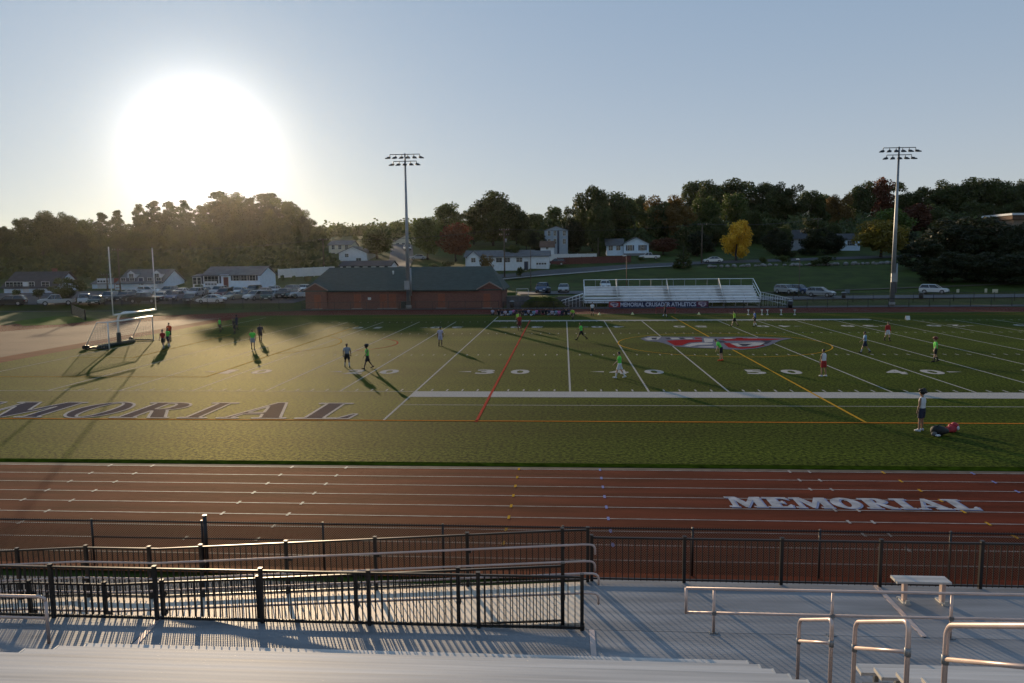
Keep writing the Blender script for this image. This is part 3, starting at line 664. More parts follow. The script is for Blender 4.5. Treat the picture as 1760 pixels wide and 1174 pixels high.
# ------------------------------------------------------------------ far side: light masts
M_GALV = mat('galvanised steel', (.30, .31, .32), .5, metal=.6, var=.12, vscale=1)
M_LAMP = mat('lamp housing', (.05, .052, .055), .5, metal=.3)
M_WOOD = mat('weathered pole wood', (.10, .075, .055), .9, var=.3, vscale=4)
def mast(label, base, h, boxes):
    o = thing('light_mast', label, 'floodlight', base, 0, 'floodlight masts beyond the track'); P = Vector(base)
    part(MB().tube([P+Vector((0, 0, -.2)), P+Vector((0, 0, h*.5)), P+Vector((0, 0, h))], [.36, .25, .13], 14), 'pole', M_GALV, o)
    part(MB().tube([P+Vector((0, 0, 0)), P+Vector((0, 0, .5))], .46, 14), 'base', M_CONC, o)
    for zz, w, n in ((-.15, 2.35, 6), (-1.2, 1.8, 5)):
        part(MB().bar(P+Vector((-w, -.12, h+zz)), P+Vector((w, -.12, h+zz)), .1, .1), 'crossarm', M_LAMP, o)
        for i in range(n):
            x = lerp(-w, w, i/(n-1)); sp = (x/w)
            q = P+Vector((x, -.12, h+zz))
            mb = MB().tube([q, q-Vector((0, 0, .28))], .045, 6)
            mb.tube([q+Vector((0, .0, -.26)), q+Vector((0, .0, -.3))], .12, 8)
            c = q+Vector((sp*.15, -.15, -.5)); mb.ball(c, (.34, .30, .17), 12, 7); mb.loft([[(c.x+sp*.22+cos(a)*w*1.0, c.y-.2+sin(a)*w*.7, c.z-.02-dz) for a in [2*PI*i/12 for i in range(12)]] for w, dz in ((.26, .0), (.36, .12), (.38, .16))])
            part(mb, 'floodlight', M_LAMP, o)
    for (dx, z0, z1, w) in boxes: part(MB().bb(P+Vector((dx-w, -.5, z0)), P+Vector((dx+w, -.28, z1))), 'control_box', M_GALV, o)
    part(MB().tube([P+Vector((.42, -.1, 2)), P+Vector((.42, -.1, 6.4))], .16, 8), 'cable_box', M_GALV, o)
    return o
pb = G(703, 530); mast('tall floodlight mast standing in front of the brick field house', (pb.x, 74.2, 0), 24.1, [(-.1, 3.0, 4.4, .42)])
pb = G(1531, 525); mast('tall floodlight mast at right, rising past the yellow tree', (pb.x, 74.6, 0), 23.7, [(0, 3.6, 4.9, .45)])

# ------------------------------------------------------------------ brick field house
def brick(name, c1, c2, cm, sc=1.0, plane='XZ'):
    m = bpy.data.materials.new(name); m.use_nodes = True; t = m.node_tree; b = t.nodes['Principled BSDF']; L = t.links.new
    g = nd(t, 'ShaderNodeNewGeometry'); sx = nd(t, 'ShaderNodeSeparateXYZ'); L(g.outputs['Position'], sx.inputs[0]); ad = nd(t, 'ShaderNodeMath'); L(sx.outputs['X'], ad.inputs[0]); L(sx.outputs['Y'], ad.inputs[1])
    cb = nd(t, 'ShaderNodeCombineXYZ'); L(ad.outputs[0], cb.inputs['X']); L(sx.outputs['Z'], cb.inputs['Y'])
    k = nd(t, 'ShaderNodeTexBrick'); k.inputs['Color1'].default_value = (*c1, 1); k.inputs['Color2'].default_value = (*c2, 1); k.inputs['Mortar'].default_value = (*cm, 1)
    k.inputs['Scale'].default_value = 2.2*sc; k.inputs['Mortar Size'].default_value = .012; L(cb.outputs[0], k.inputs['Vector']); L(k.outputs['Color'], b.inputs['Base Color']); b.inputs['Roughness'].default_value = .85
    return m
M_BRICK = brick('red brick', (.21, .075, .05), (.15, .05, .038), (.2, .17, .15))
M_SHING = mat('green grey shingle', (.046, .064, .055), .85, var=.25, vscale=1.2, stretch=(1, 1, 6), bump=.5, bscale=14, detail=8)
M_DOORR = mat('brown door', (.24, .065, .03), .5, var=.15)
M_WHITE = mat('white trim', (.62, .62, .60), .6, var=.06, vscale=2)
def gable(o, x0, x1, y0, y1, z0, ze, zr_, roofm, wallm, ov=.35, axis='X', inset=0.0, th=.14, wall='wall', roof='roof'):
    """box walls + pitched roof with its ridge along axis; roof slabs as real boards"""
    if axis == 'X':
        ym = (y0+y1)/2
        mb = MB(); mb.bb((x0, y0, z0), (x1, y1, ze))
        if inset <= 0:
            for x, e in ((x0, 1), (x1, -1)): mb.prism([(x, y0, ze), (x, y1, ze), (x, ym, zr_-.04)], (e*.12, 0, 0))
        part(mb, wall, wallm, o)
        s = (zr_-ze)/(ym-y0); a, b, c = x0-ov, x1+ov, inset
        E0, E1, zE = y0-ov, y1+ov, ze-ov*s
        top = [(a, E0, zE+th), (b, E0, zE+th), (b, E1, zE+th), (a, E1, zE+th), (a+c, ym, zr_+th), (b-c, ym, zr_+th)]
        bot = [(p[0], p[1], p[2]-th) for p in top]
        fs = [(0, 1, 5, 4), (2, 3, 4, 5), (1, 2, 5), (3, 0, 4)]
        vs = top+bot; F_ = [tuple(f) for f in fs]+[tuple(6+i for i in f[::-1]) for f in fs]+[(0, 6, 7, 1), (1, 7, 8, 2), (2, 8, 9, 3), (3, 9, 6, 0)]
        if c <= 0:                      # open gable: keep slopes, ends closed by the slab edge
            F_ = [(0, 1, 5, 4), (2, 3, 4, 5), (6, 10, 11, 7), (8, 11, 10, 9), (0, 6, 7, 1), (2, 8, 9, 3), (0, 4, 10, 6), (4, 3, 9, 10), (1, 7, 11, 5), (5, 11, 8, 2)]
        rb = MB(); rb.add(vs, F_); part(rb, roof, roofm, o)
    else:
        xm = (x0+x1)/2
        mb = MB(); mb.bb((x0, y0, z0), (x1, y1, ze))
        for y, e in ((y0, 1), (y1, -1)): mb.prism([(x0, y, ze), (x1, y, ze), (xm, y, zr_-.04)], (0, e*.12, 0))
        part(mb, wall, wallm, o)
        s = (zr_-ze)/(xm-x0); E0, E1, zE = x0-ov, x1+ov, ze-ov*s; a, b = y0-ov, y1+ov
        top = [(E0, a, zE+th), (E0, b, zE+th), (E1, b, zE+th), (E1, a, zE+th), (xm, a, zr_+th), (xm, b, zr_+th)]
        vs = top+[(p[0], p[1], p[2]-th) for p in top]
        rb = MB(); rb.add(vs, [(0, 4, 5, 1), (4, 3, 2, 5), (6, 7, 11, 10), (10, 11, 8, 9), (0, 1, 7, 6), (3, 9, 8, 2), (0, 6, 10, 4), (4, 10, 9, 3), (1, 5, 11, 7), (5, 2, 8, 11)]); part(rb, roof, roofm, o)
M_GLASS = mat('dark window glass', (.02, .024, .03), .12, spec=.8)
def window(o, x, z, w, h, y, frame=None, nx=2, nz=2, dep=.06):      # on a wall facing -Y
    f = part(MB().bb((x-w/2-.08, y-dep, z-h/2-.08), (x+w/2+.08, y+.02, z-h/2)).bb((x-w/2-.08, y-dep, z+h/2), (x+w/2+.08, y+.02, z+h/2+.08)).bb((x-w/2-.08, y-dep, z-h/2), (x-w/2, y+.02, z+h/2)).bb((x+w/2, y-dep, z-h/2), (x+w/2+.08, y+.02, z+h/2)), 'window', frame or M_WHITE, o)
    mb = MB().bb((x-w/2, y-.02, z-h/2), (x+w/2, y+.01, z+h/2)); p_ = rel(mb, o.location).build('pane', M_GLASS, f)
    mb = MB()
    for i in range(1, nx): mb.bb((x-w/2+w*i/nx-.02, y-.04, z-h/2), (x-w/2+w*i/nx+.02, y-.018, z+h/2))
    for i in range(1, nz): mb.bb((x-w/2, y-.045, z-h/2+h*i/nz-.02), (x+w/2, y-.021, z-h/2+h*i/nz+.02))
    if mb.v: rel(mb, o.location).build('glazing_bar', frame or M_WHITE, f)
    return f
def door(o, x, z0, w, h, y, m, handle=True):
    d = part(MB().bb((x-w/2, y-.05, z0), (x+w/2, y+.02, z0+h)), 'door', m, o)
    rel(MB().bb((x-w/2-.1, y-.07, z0), (x-w/2, y+.02, z0+h+.1)).bb((x+w/2, y-.07, z0), (x+w/2+.1, y+.02, z0+h+.1)).bb((x-w/2, y-.07, z0+h), (x+w/2, y+.02, z0+h+.1)), o.location).build('door_frame', M_DOORR if m is M_DOORR else M_WHITE, d)
    if handle: rel(MB().ball((x+w*.35, y-.08, z0+h*.48), .05, 6, 4), o.location).build('handle', M_STEEL, d)
    return d
fh = thing('field_house', 'long red brick field house with a green grey roof and brown doors', 'building', (-39.7, 75, 0))
gable(fh, -55.5, -23.9, 75, 87, -.2, 3.0, 6.35, M_SHING, M_BRICK, .45, 'X', 2.6)
for xc in (-53.75, -25.75):
    w = 1.75
    part(MB().bb((xc-w, 74.62, -.2), (xc+w, 74.995, 3.05)).prism([(xc-w, 74.62, 3.05), (xc+w, 74.62, 3.05), (xc, 74.62, 4.0)], (0, .37, 0)).prism([(xc-w, 74.995, 3.05), (xc+w, 74.995, 3.05), (xc, 74.995, 4.0)], (0, .6, 0)), 'porch_wall', M_BRICK, fh)
    mb = MB()
    for sgn in (-1, 1):
        a = Vector((xc, 74.4, 4.13)); b_ = Vector((xc+sgn*(w+.3), 74.4, 3.0)); mb.prism([a, b_, b_-Vector((0, 0, .14)), a-Vector((0, 0, .14))], (0, 4.2, 0))
    pr_o = part(mb, 'porch_roof', M_SHING, fh)
    mb = MB()
    for sgn in (-1, 1):
        a = Vector((xc, 74.36, 4.15)); b_ = Vector((xc+sgn*(w+.3), 74.36, 3.02)); mb.prism([a, b_, b_-Vector((0, 0, .2)), a-Vector((0, 0, .2))], (0, .035, 0))
    part(mb, 'fascia_board', mat('faded pink trim', (.34, .24, .2), .7), fh)
for xd, yw in ((-53.5, 74.62), (-47.1, 75), (-42.9, 75), (-41.4, 75), (-33.5, 75), (-26.2, 74.62)): 
    door(fh, xd, 0, .95 if yw == 75 else .9, 2.15, yw, M_DOORR)
    part(MB().bb((xd-.8, yw-1.0, -.02), (xd+.8, yw-.08, .03)), 'door_step', M_CONC, fh)
part(MB().bb((-55.2, 74.93, 2.62), (-24.2, 74.995, 2.8)), 'soffit_board', mat('dark trim', (.05, .045, .045), .7), fh)
part(MB().bb((-45.4, 74.93, 1.35), (-44.9, 74.99, 1.75)), 'sign_plate', M_WHITE, fh)
part(MB().bb((-39.9, 74.2, 0), (-39.0, 74.9, 1.1)), 'service_cabinet', mat('dark green cabinet', (.02, .03, .025), .6), fh)
part(MB().tube([(-42.1, 79, 5.3), (-42.1, 79, 5.9)], .14, 8), 'roof_vent', M_WHITE, fh)

# ------------------------------------------------------------------ far bleachers and banner
M_FARALU = mat('far bleacher aluminium', (.86, .87, .89), .55, metal=.0, var=.1, vscale=1)
fs = thing('far_bleachers', 'aluminium bleachers across the field with rows of empty seats and a back rail', 'bleachers', (2.8, 76, 0))
X0, X1, NR = -10.8, 16.4, 6
for k in range(NR):
    y = 75.6+.8*k; z = .95+.40*k
    part(MB().bb((X0, y+.30, z), (X1, y+.62, z+.05)), 'seat_plank', M_FARALU, fs)
    part(MB().bb((X0, y-.15, z-.36), (X1, y+.29, z-.32)).bb((X0, y+.6, z-.33), (X1, y+.62, z-.01)), 'footboard', M_FARALU, fs)
    part(MB().bb((X0, y+.625, z-.30), (X1, y+.645, z+.08)), 'riser', M_FARALU, fs)
mb = MB()
for i in range(16):
    x = lerp(X0+.1, X1-.1, i/15); mb.bar((x, 75.6, .1), (x, 80.3, .1), .08, .08).bar((x, 75.7, .5), (x, 80.3, 2.6), .06, .1).bar((x, 80.3, 0), (x, 80.3, 4.1), .06, .06).bar((x, 75.7, 0), (x, 75.7, .6), .06, .06).bar((x, 77.8, 0), (x, 77.8, 1.5), .06, .06)
part(mb, 'frame', M_GALV, fs)
part(MB().tube([(X0, 80.32, 4.12), (X1, 80.32, 4.12)], .045, 6), 'back_rail', M_FARALU, fs)
for xs_, nm in ((X0, 'side_rail'), (X1, 'side_rail')):
    part(MB().tube([(xs_, 80.3, 4.12), (xs_, 75.6, 2.1), (xs_, 75.6, .6)], .055, 6).tube([(xs_, 80.3, 3.4), (xs_, 75.6, 1.4)], .04, 6), nm, M_FARALU, fs)
for xa in (-5.6, 2.5, 10.8):
    part(MB().tube([(xa, 76.6, 1.3), (xa, 76.6, 2.0), (xa, 79.6, 4.2), (xa, 79.6, 3.2)], .05, 6), 'aisle_rail', M_WHITE, fs)
    mb = MB()
    for k in range(NR*2-1): mb.bb((xa-.55, 75.5+.4*k, .62+.2*k), (xa+.55, 75.88+.4*k, .66+.2*k))
    part(mb, 'aisle_step', M_GALV, fs)
part(MB().tube([(X0, 75.45, 1.35), (X1, 75.45, 1.35)], .035, 6).tube([(X0, 75.45, .75), (X1, 75.45, .75)], .03, 6), 'front_rail', M_FARALU, fs)
for nm, xs_, xe, lab in (('bleacher_stairs', X0-.2, X0-3.6, 'narrow metal stairs with railings at the left end of the far bleachers'), ('bleacher_ramp', X1+.4, X1+4.8, 'metal ramp with white handrails at the right end of the far bleachers')):
    s_ = thing(nm, lab, 'stairs', (xs_, 76, 0)); n = 6
    mb = MB()
    for i in range(n): 
        a, b_ = lerp(xs_, xe, i/n), lerp(xs_, xe, (i+1)/n); mb.bb((min(a, b_), 75.4, 1.1*(1-i/n)-.14), (max(a, b_), 76.6, 1.1*(1-i/n)-.1))
    part(mb, 'tread', M_GALV, s_)
    for y in (75.4, 76.6):
        q = MB().tube([(xs_, y, 2.1), (xe, y, 1.05), (xe, y, 0)], .04, 6).tube([(xs_, y, 1.6), (xe, y, .6)], .03, 6)
        for i in range(7): x = lerp(xs_, xe, i/6); q.tube([(x, y, 0), (x, y, lerp(2.1, 1.05, i/6))], .03, 5)
        part(q, 'handrail', M_FARALU if nm == 'bleacher_stairs' else M_WHITE, s_)
bn = thing('banner', 'dark blue banner with pale letters reading MEMORIAL CRUSADER ATHLETICS on the fence', 'banner', (.3, 71.95, .1))
xa, xb, z0, z1, yb = -7.2, 7.75, .06, 1.02, 71.92
part(MB().bb((xa+1.75, yb, z0), (xb-1.75, yb+.03, z1)).bb((xa, yb+.002, z0), (xb, yb+.028, z0+.1)), 'cloth', mat('banner navy', (.018, .022, .07), .7, var=.2, vscale=2), bn)
part(MB().bb((xa, yb, z0+.1), (xa+1.75, yb+.03, z1)), 'red_panel', mat('banner red', (.30, .028, .03), .7, var=.2, vscale=2), bn)
part(MB().bb((xb-1.75, yb, z0+.1), (xb, yb+.03, z1)), 'dark_panel', mat('banner plum', (.09, .02, .05), .7, var=.2, vscale=2), bn)
me = text_mesh('MEMORIAL CRUSADER ATHLETICS', .028); vx = [v.co.x for v in me.vertices]; vy = [v.co.y for v in me.vertices]
a, b_, c_, d_ = min(vx), max(vx), min(vy), max(vy); mb = MB(); A0, A1 = -5.45, 5.95
grab(mb, me, lambda q: (lerp(A0, A1, (q.x-a)/(b_-a)), yb-.012, lerp(.24, .87, (q.y-c_)/(d_-c_))))
rel(mb, bn.location).build('lettering', mat('banner letters', (.50, .52, .62), .7), bn, fix=False)
for xc in (xa+.85, xb-.85):
    k = 1.0
    def sh(pts, dz): return [(xc+p[0]*.62, yb-.008-dz, .55+p[1]*.37) for p in pts]
    mb = MB(); mb.poly(sh([(-1, .8), (-.3, 1), (.4, .85), (1, .6), (.8, .1), (1, -.2), (.4, -.9), (-.2, -1), (-.5, -.4), (-1, -.1)], 0)); e = part(mb, 'crest', mat('banner pale', (.42, .36, .40), .7), bn)
    mb = MB(); mb.poly(sh([(-.75, .6), (.2, .75), (.75, .45), (.5, .25), (-.6, .25)], .004)); mb.poly(sh([(-.1, .05), (.6, 0), (.3, -.6), (-.05, -.7)], .004)); rel(mb, bn.location).build('crest_mark', mat('banner mark', (.10, .05, .14), .7), e)
# fences beyond the track
chainlink('chain_link_fence', 'black chain link fence between the track curve and the parking lot', [(-118, 79), (-92, 76.5), (-56.8, 73.0)], 1.5, 3.1, .17, .006, pr_=.04)
chainlink('chain_link_fence', 'black chain link fence in front of the brick field house', [(-55.4, 72.6), (-24.2, 72.6)], 1.15, 2.6, .17, .005, pr_=.035)
chainlink('chain_link_fence', 'chain link fence beside the far bleachers carrying the banner', [(-23.4, 72.0), (18.8, 72.0)], 1.1, 2.6, .17, .005, pr_=.035)
chainlink('chain_link_fence', 'long black chain link fence at right below the grass slope', [(19.5, 72.2), (92, 74)], 1.25, 3.0, .17, .005, pr_=.04)
chainlink('chain_link_fence', 'upper chain link fence along the driveway below the grass slope', [(20, 81.5), (100, 84)], 1.4, 3.2, .2, .006, pr_=.04)
def short_fence():
    o = thing('wooden_fence', 'dark slatted fence panel beside the lawn at far left', 'fence', (-86, 72, 0))
    a, b_ = G(124, 540), G(147, 551); a.z = b_.z = 0
    for p_ in (a, b_): part(MB().bb((p_.x-.07, p_.y-.07, 0), (p_.x+.07, p_.y+.07, 1.5)), 'post', M_BLK, o)
    mb = MB()
    for i in range(7): mb.bar(a+Vector((0, 0, .15+.2*i)), b_+Vector((0, 0, .15+.2*i)), .03, .15)
    part(mb, 'slat_panel', M_BLK, o)
short_fence()
# retaining wall and mound between field house and bleachers
wl = thing('retaining_wall', 'grey concrete retaining wall between the field house and the bleachers', 'wall', (-17, 76.2, 0))
part(MB().bb((-23.2, 75.9, -.1), (-19.6, 76.35, 1.72)).bb((-15.0, 75.9, -.1), (-11.2, 76.35, 1.62)).bb((-19.6, 76.38, -.1), (-15.0, 76.6, 1.5)), 'wall', mat('dark concrete', (.10, .10, .105), .85, var=.2), wl)
part(MB().bb((-23.2, 75.8, 1.721), (-19.6, 76.4, 1.80)).bb((-15.0, 75.8, 1.621), (-11.2, 76.4, 1.70)), 'coping', mat('tan coping', (.26, .22, .16), .8), wl)
part(MB().tube([(-21.6, 75.86, 1.8), (-21.6, 75.86, 2.9), (-19.7, 75.86, 2.9), (-19.7, 75.86, 1.8)], .04, 6), 'pipe_rail', M_WHITE, wl)

# ------------------------------------------------------------------ goals
gx, gy = -54.75, 24.4
gp = thing('football_goalpost', 'white gooseneck football goalpost with two tall uprights', 'goalpost', (gx-1.6, gy-3.6, 0))
M_GP = mat('white goal paint', (.80, .80, .78), .35, var=.06, vscale=2)
bx_, by_ = gx-.4, 21.9
q0 = Vector((gx-.6, 22.05, 0))
xb0, xb1 = AY(190.5, 540, 20.9), AY(268.5, 531.5, 28.0)
xb0 = Vector((gx+.5, 20.85, 3.1)); xb1 = Vector((gx+.5, 27.95, 3.1)); mid = (xb0+xb1)/2
part(MB().tube([xb0, xb1], .075, 10), 'crossbar', M_GP, gp)
for q in (xb0, xb1): part(MB().tube([q-Vector((0, 0, .05)), q+Vector((0, 0, 6.05))], .05, 8), 'upright', M_GP, gp)
pts = [Vector((gx-1.3, 24.4, -.1)), Vector((gx-1.3, 24.4, 2.2))]
for i in range(1, 7):
    a = PI/2*i/6; pts.append(Vector((gx-1.3+.8*(1-cos(a)), 24.4, 2.2+.88*sin(a))))
pts.append(Vector((gx+.5, 24.4, 3.1)))
part(MB().tube(pts, .095, 10), 'gooseneck', M_GP, gp)
part(MB().tube([pts[0], pts[0]+Vector((0, 0, 1.3))], .2, 12), 'base_pad', mat('dark pad', (.03, .035, .03), .7), gp)
sg_ = thing('soccer_goal', 'white framed soccer goal with a thin sagging net under the goalpost', 'soccer goal', (gx, 20.75, 0))
A = Vector((gx, 20.75, 0)); B = Vector((gx, 28.05, 0)); up = Vector((0, 0, 2.44)); bk = Vector((-2.3, 0, 0)); tk = Vector((-1.0, 0, 0))
part(MB().tube([A, A+up, B+up, B], .06, 8), 'front_frame', M_GP, sg_)
for q in (A, B): part(MB().tube([q+up, q+up+tk, q+bk+Vector((0, 0, .1))], .035, 6), 'back_stay', M_GP, sg_)
part(MB().tube([A+Vector((0, 0, .08)), A+bk+Vector((0, 0, .1)), B+bk+Vector((0, 0, .1)), B+Vector((0, 0, .08))], .06, 6), 'ground_frame', M_BLK, sg_)
for q in (A+bk*.9, A+bk, B+bk): part(MB().tube([q+Vector((0, -.1, .2)), q+Vector((0, .1, .2))], .2, 10), 'wheel', M_BLK, sg_)
M_NET = mat('net cord', (.42, .40, .36), .8)
nb = MB()
def cord(p, q): nb.tube([p, q], .006, 3, 0, False, False)
prof_ = [up, up+tk, bk+Vector((0, 0, .1))]
for i in range(31):
    y = lerp(A.y, B.y, i/30); sag = .12*sin(PI*i/30)
    o_ = [Vector((gx+p_.x, y, p_.z-(sag if p_.z > 1 else 0))) for p_ in prof_]; cord(o_[0], o_[1]); cord(o_[1], o_[2])
for i in range(6): t_ = i/5; p_ = up.lerp(up+tk, t_); cord(A+p_, B+p_)
for i in range(12): t_ = i/11; p_ = (up+tk).lerp(bk+Vector((0, 0, .1)), t_); cord(A+p_, B+p_)
for q in (A, B):
    for i in range(10):
        t_ = i/9; zt = lerp(.1, 2.44, t_); xb_ = lerp(-2.3, -1.0, (zt-.1)/2.34); cord(q+Vector((0, 0, zt)), q+Vector((xb_, 0, zt)))
        x_ = -2.2*t_; zt = 2.44 if x_ > -1 else lerp(2.44, .1, (-x_-1)/1.3); cord(q+Vector((x_, 0, .08)), q+Vector((x_, 0, zt)))
part(nb, 'net', M_NET, sg_)
part(MB().loft([[(gx+bk.x*.5+dx*.16, y, .02+.2*max(0, dz)) for dx, dz in ((-1, 0), (-.7, 1), (0, 1.6), (.7, 1), (1, 0))] for y in (20.9, 22.2, 23.4, 24.2, 25.4, 26.6)]), 'rolled_net', mat('dark green tarp', (.012, .024, .016), .8, var=.3), sg_)

# ------------------------------------------------------------------ utility poles, lamp posts
def upole(label, u, vt, Y, arms=1, lean=0, cat='utility pole', r=.15, name='utility_pole'):
    b_ = ground_at(u, Y); top = AY(u, vt, Y).z; h = top-b_.z
    o = thing(name, label, cat, b_)
    part(MB().tube([b_+Vector((0, 0, -.3)), b_+Vector((lean, 0, h))], [r*1.15, r*.75], 8), 'pole', M_WOOD, o)
    for i in range(arms):
        z = h-.35-1.1*i; part(MB().bar(b_+Vector((-1.1, -.12, z)), b_+Vector((1.1, -.12, z)), .1, .12), 'crossarm', M_WOOD, o)
        mb = MB()
        for k in (-1, -.5, .5, 1): mb.tube([b_+Vector((k, -.12, z+.05)), b_+Vector((k, -.12, z+.3))], .05, 6)
        part(mb, 'insulator', M_GALV, o)
    return b_, h, o
b1, h1, o1 = upole('wooden utility pole with two crossarms beside the white ranch house', 867, 393, 124, 2)
part(MB().tube([b1+Vector((.35, 0, h1-2.2)), b1+Vector((.35, 0, h1-3.0))], .22, 8), 'transformer', M_GALV, o1)
b2, h2, o2 = upole('pale utility pole left of the yellow tree', 1206, 384, 145, 1)
b3, h3, o3 = upole('utility pole at the right end of the left wood above the white fence', 556, 410, 140, 1)
b4, h4, o4 = upole('tall utility pole behind the goalpost by the cape house', 203, 427, 97, 1)
b5, h5, o5 = upole('thin dark pole in front of the white ranch house garage', 912, 430, 92, 0, r=.07, name='sign_pole', cat='pole')
b6, h6, o6 = upole('utility pole among the dark trees at right', 1404, 375, 190, 1)
b7, h7, o7 = upole('weathered pole beside the red fence', 1028, 408, 152, 0, r=.1, name='sign_pole', cat='pole')
b8, h8, o8 = upole('short utility pole left of the goalpost', 181, 470, 99, 1)
b9, h9, o9 = upole('slender pale pole on the wooded ridge at far right', 1704, 362, 200, 0)
wr = MB()
def span(p, q, n=10, sag=.9):
    wr.tube([p.lerp(q, i/n)-Vector((0, 0, sag*4*(i/n)*(1-i/n))) for i in range(n+1)], .022, 4, 0, False)
for k in (-1, 1):
    span(b3+Vector((k, -.12, h3-.1)), b1+Vector((k, -.12, h1-.1))); span(b1+Vector((k, -.12, h1-.1)), b2+Vector((k, -.12, h2-.1)))
    span(b2+Vector((k, -.12, h2-.1)), b6+Vector((k, -.12, h6-.1))); span(b4+Vector((k, -.12, h4-.1)), b3+Vector((k, -.12, h3-.1)))
tag(wr.build('power_line', M_BLK), 'thin sagging power lines strung between the utility poles', 'power line')
def lamp(label, u, vt, Y, col=M_WOOD):
    b_ = ground_at(u, Y); h = AY(u, vt, Y).z-b_.z; o = thing('lamp_post', label, 'lamp post', b_)
    part(MB().tube([b_, b_+Vector((0, 0, h))], .06, 8), 'pole', col, o)
    part(MB().tube([b_+Vector((0, 0, h)), b_+Vector((-.3, -.2, h+.08))], .045, 6).ball(b_+Vector((-.45, -.25, h+.05)), (.3, .2, .12), 8, 5), 'lamp_head', M_WHITE, o)
lamp('slim lamp post on the grass slope right of the bleachers', 1375, 446, 92)
lamp('reddish lamp post on the lawn behind the far bleachers', 1077, 440, 88, mat('rust pole', (.16, .07, .05), .7))
# ------------------------------------------------------------------ houses
def siding(name, col):
    m = mat(name, col, .7, var=.08, vscale=1.5); t = m.node_tree; b = t.nodes['Principled BSDF']; L = t.links.new
    g = nd(t, 'ShaderNodeNewGeometry'); w = nd(t, 'ShaderNodeTexWave', wave_type='BANDS', bands_direction='Z', wave_profile='SAW'); w.inputs['Scale'].default_value = 1.4; L(g.outputs['Position'], w.inputs['Vector'])
    bp = nd(t, 'ShaderNodeBump'); bp.inputs['Strength'].default_value = .6; bp.inputs['Distance'].default_value = .03; L(w.outputs['Fac'], bp.inputs['Height']); L(bp.outputs[0], b.inputs['Normal'])
    return m
SB, SW, SG, SC, SY = siding('pale blue siding', (.64, .75, .86)), siding('white siding', (.66, .69, .72)), siding('grey siding', (.42, .44, .48)), siding('cream siding', (.64, .60, .48)), siding('slate siding', (.34, .39, .45))
RG, RD, RB = mat('grey shingle', (.12, .12, .125), .9, var=.2, vscale=1, bump=.4, bscale=8), mat('dark shingle', (.045, .045, .05), .9, var=.25, vscale=1, bump=.4, bscale=8), mat('brown shingle', (.13, .075, .05), .9, var=.2, vscale=1)
M_SHUT = mat('dark shutter', (.05, .055, .08), .7)
M_GDOOR = mat('white garage door', (.58, .60, .62), .6, var=.05)
M_RFOUND = mat('house foundation', (.2, .2, .2), .9)
def hpos(u0, u1, vb, Y=None):            # ground line of a facade seen between two pixels
    if Y is None: p = T((u0+u1)/2, vb); Y = p.y
    a, b = AY(u0, vb, Y), AY(u1, vb, Y); return a.x, b.x, Y, min(H(a.x, Y), H(b.x, Y), H((a.x+b.x)/2, Y))
def zz(u, v, Y): return AY(u, v, Y).z
def shutters(o, x, z, w, h, y):
    part(MB().bb((x-w/2-.5, y-.05, z-h/2), (x-w/2-.12, y, z+h/2)).bb((x+w/2+.12, y-.05, z-h/2), (x+w/2+.5, y, z+h/2)), 'shutter', M_SHUT, o)
def chim(o, x, y, z0, z1): part(MB().bb((x-.35, y-.35, z0), (x+.35, y+.35, z1)).bb((x-.42, y-.42, z1), (x+.42, y+.42, z1+.15)), 'chimney', M_BRICK, o)
def garage_door(o, x, z0, w, h, y):
    d = part(MB().bb((x-w/2, y-.05, z0), (x+w/2, y+.01, z0+h)), 'garage_door', M_GDOOR, o)
    mb = MB()
    for i in range(4): mb.bb((x-w/2+w*(i+.12)/4, y-.056, z0+h*.62), (x-w/2+w*(i+.88)/4, y-.045, z0+h*.8))
    rel(mb, o.location).build('pane', M_GLASS, d)
# ranch at far left
x0, x1, Y, z = hpos(8, 96, 512, 104)
o = thing('ranch_house', 'dark roofed ranch house at the far left behind hedges', 'house', ((x0+x1)/2, Y, z))
gable(o, x0, x1, Y, Y+8.5, z-.5, zz(50, 493, Y), zz(50, 468, Y+4), RD, SB, .5)
for f, w in ((.12, 1.6), (.3, 2.2), (.55, 1.1), (.82, 1.6)): window(o, lerp(x0, x1, f), z+1.75, w, 1.1, Y, nx=3 if w > 2 else 2)
door(o, lerp(x0, x1, .43), z+.2, .95, 2.05, Y, SW); chim(o, lerp(x0, x1, .7), Y+5, z+3, zz(50, 463, Y+5))
# cape house with dormers and its garage
x0, x1, Y, z = hpos(206, 282, 505, 112)
o = thing('cape_house', 'grey cape house with two white dormers and an attached garage behind the goalpost', 'house', ((x0+x1)/2, Y, z))
ze, zt = zz(240, 484, Y), zz(240, 464, Y+4)
gable(o, x0, x1, Y, Y+9, z-.5, ze, zt, RG, SB, .4)
g0x = AY(155, 500, Y).x
gable(o, g0x, x0-.05, Y+.8, Y+7.5, z-.5, zz(180, 488, Y), zz(180, 479, Y+4), RG, SB, .3, wall='garage_wall', roof='garage_roof')
garage_door(o, lerp(g0x, x0, .38), z, 2.6, 2.2, Y+.8)
door(o, lerp(g0x, x0, .86), z, 1.1, 2.1, Y+.8, M_DOORR, False)
for f in (.24, .82):
    xd = lerp(x0, x1, f); zd = ze+.75
    part(MB().bb((xd-.85, Y+.75, ze+.2), (xd+.85, Y+3.4, zd+1.0)).prism([(xd-.85, Y+.75, zd+1.0), (xd+.85, Y+.75, zd+1.0), (xd, Y+.75, zd+1.65)], (0, 2.6, 0)), 'dormer', SW, o)
    mb = MB()
    for s_ in (-1, 1): a = Vector((xd, Y+.55, zd+1.78)); b_ = Vector((xd+s_*1.08, Y+.55, zd+.92)); mb.prism([a, b_, b_-Vector((0, 0, .1)), a-Vector((0, 0, .1))], (0, 2.9, 0))
    part(mb, 'dormer_roof', RG, o); window(o, xd, zd+.4, .95, .95, Y+.75)
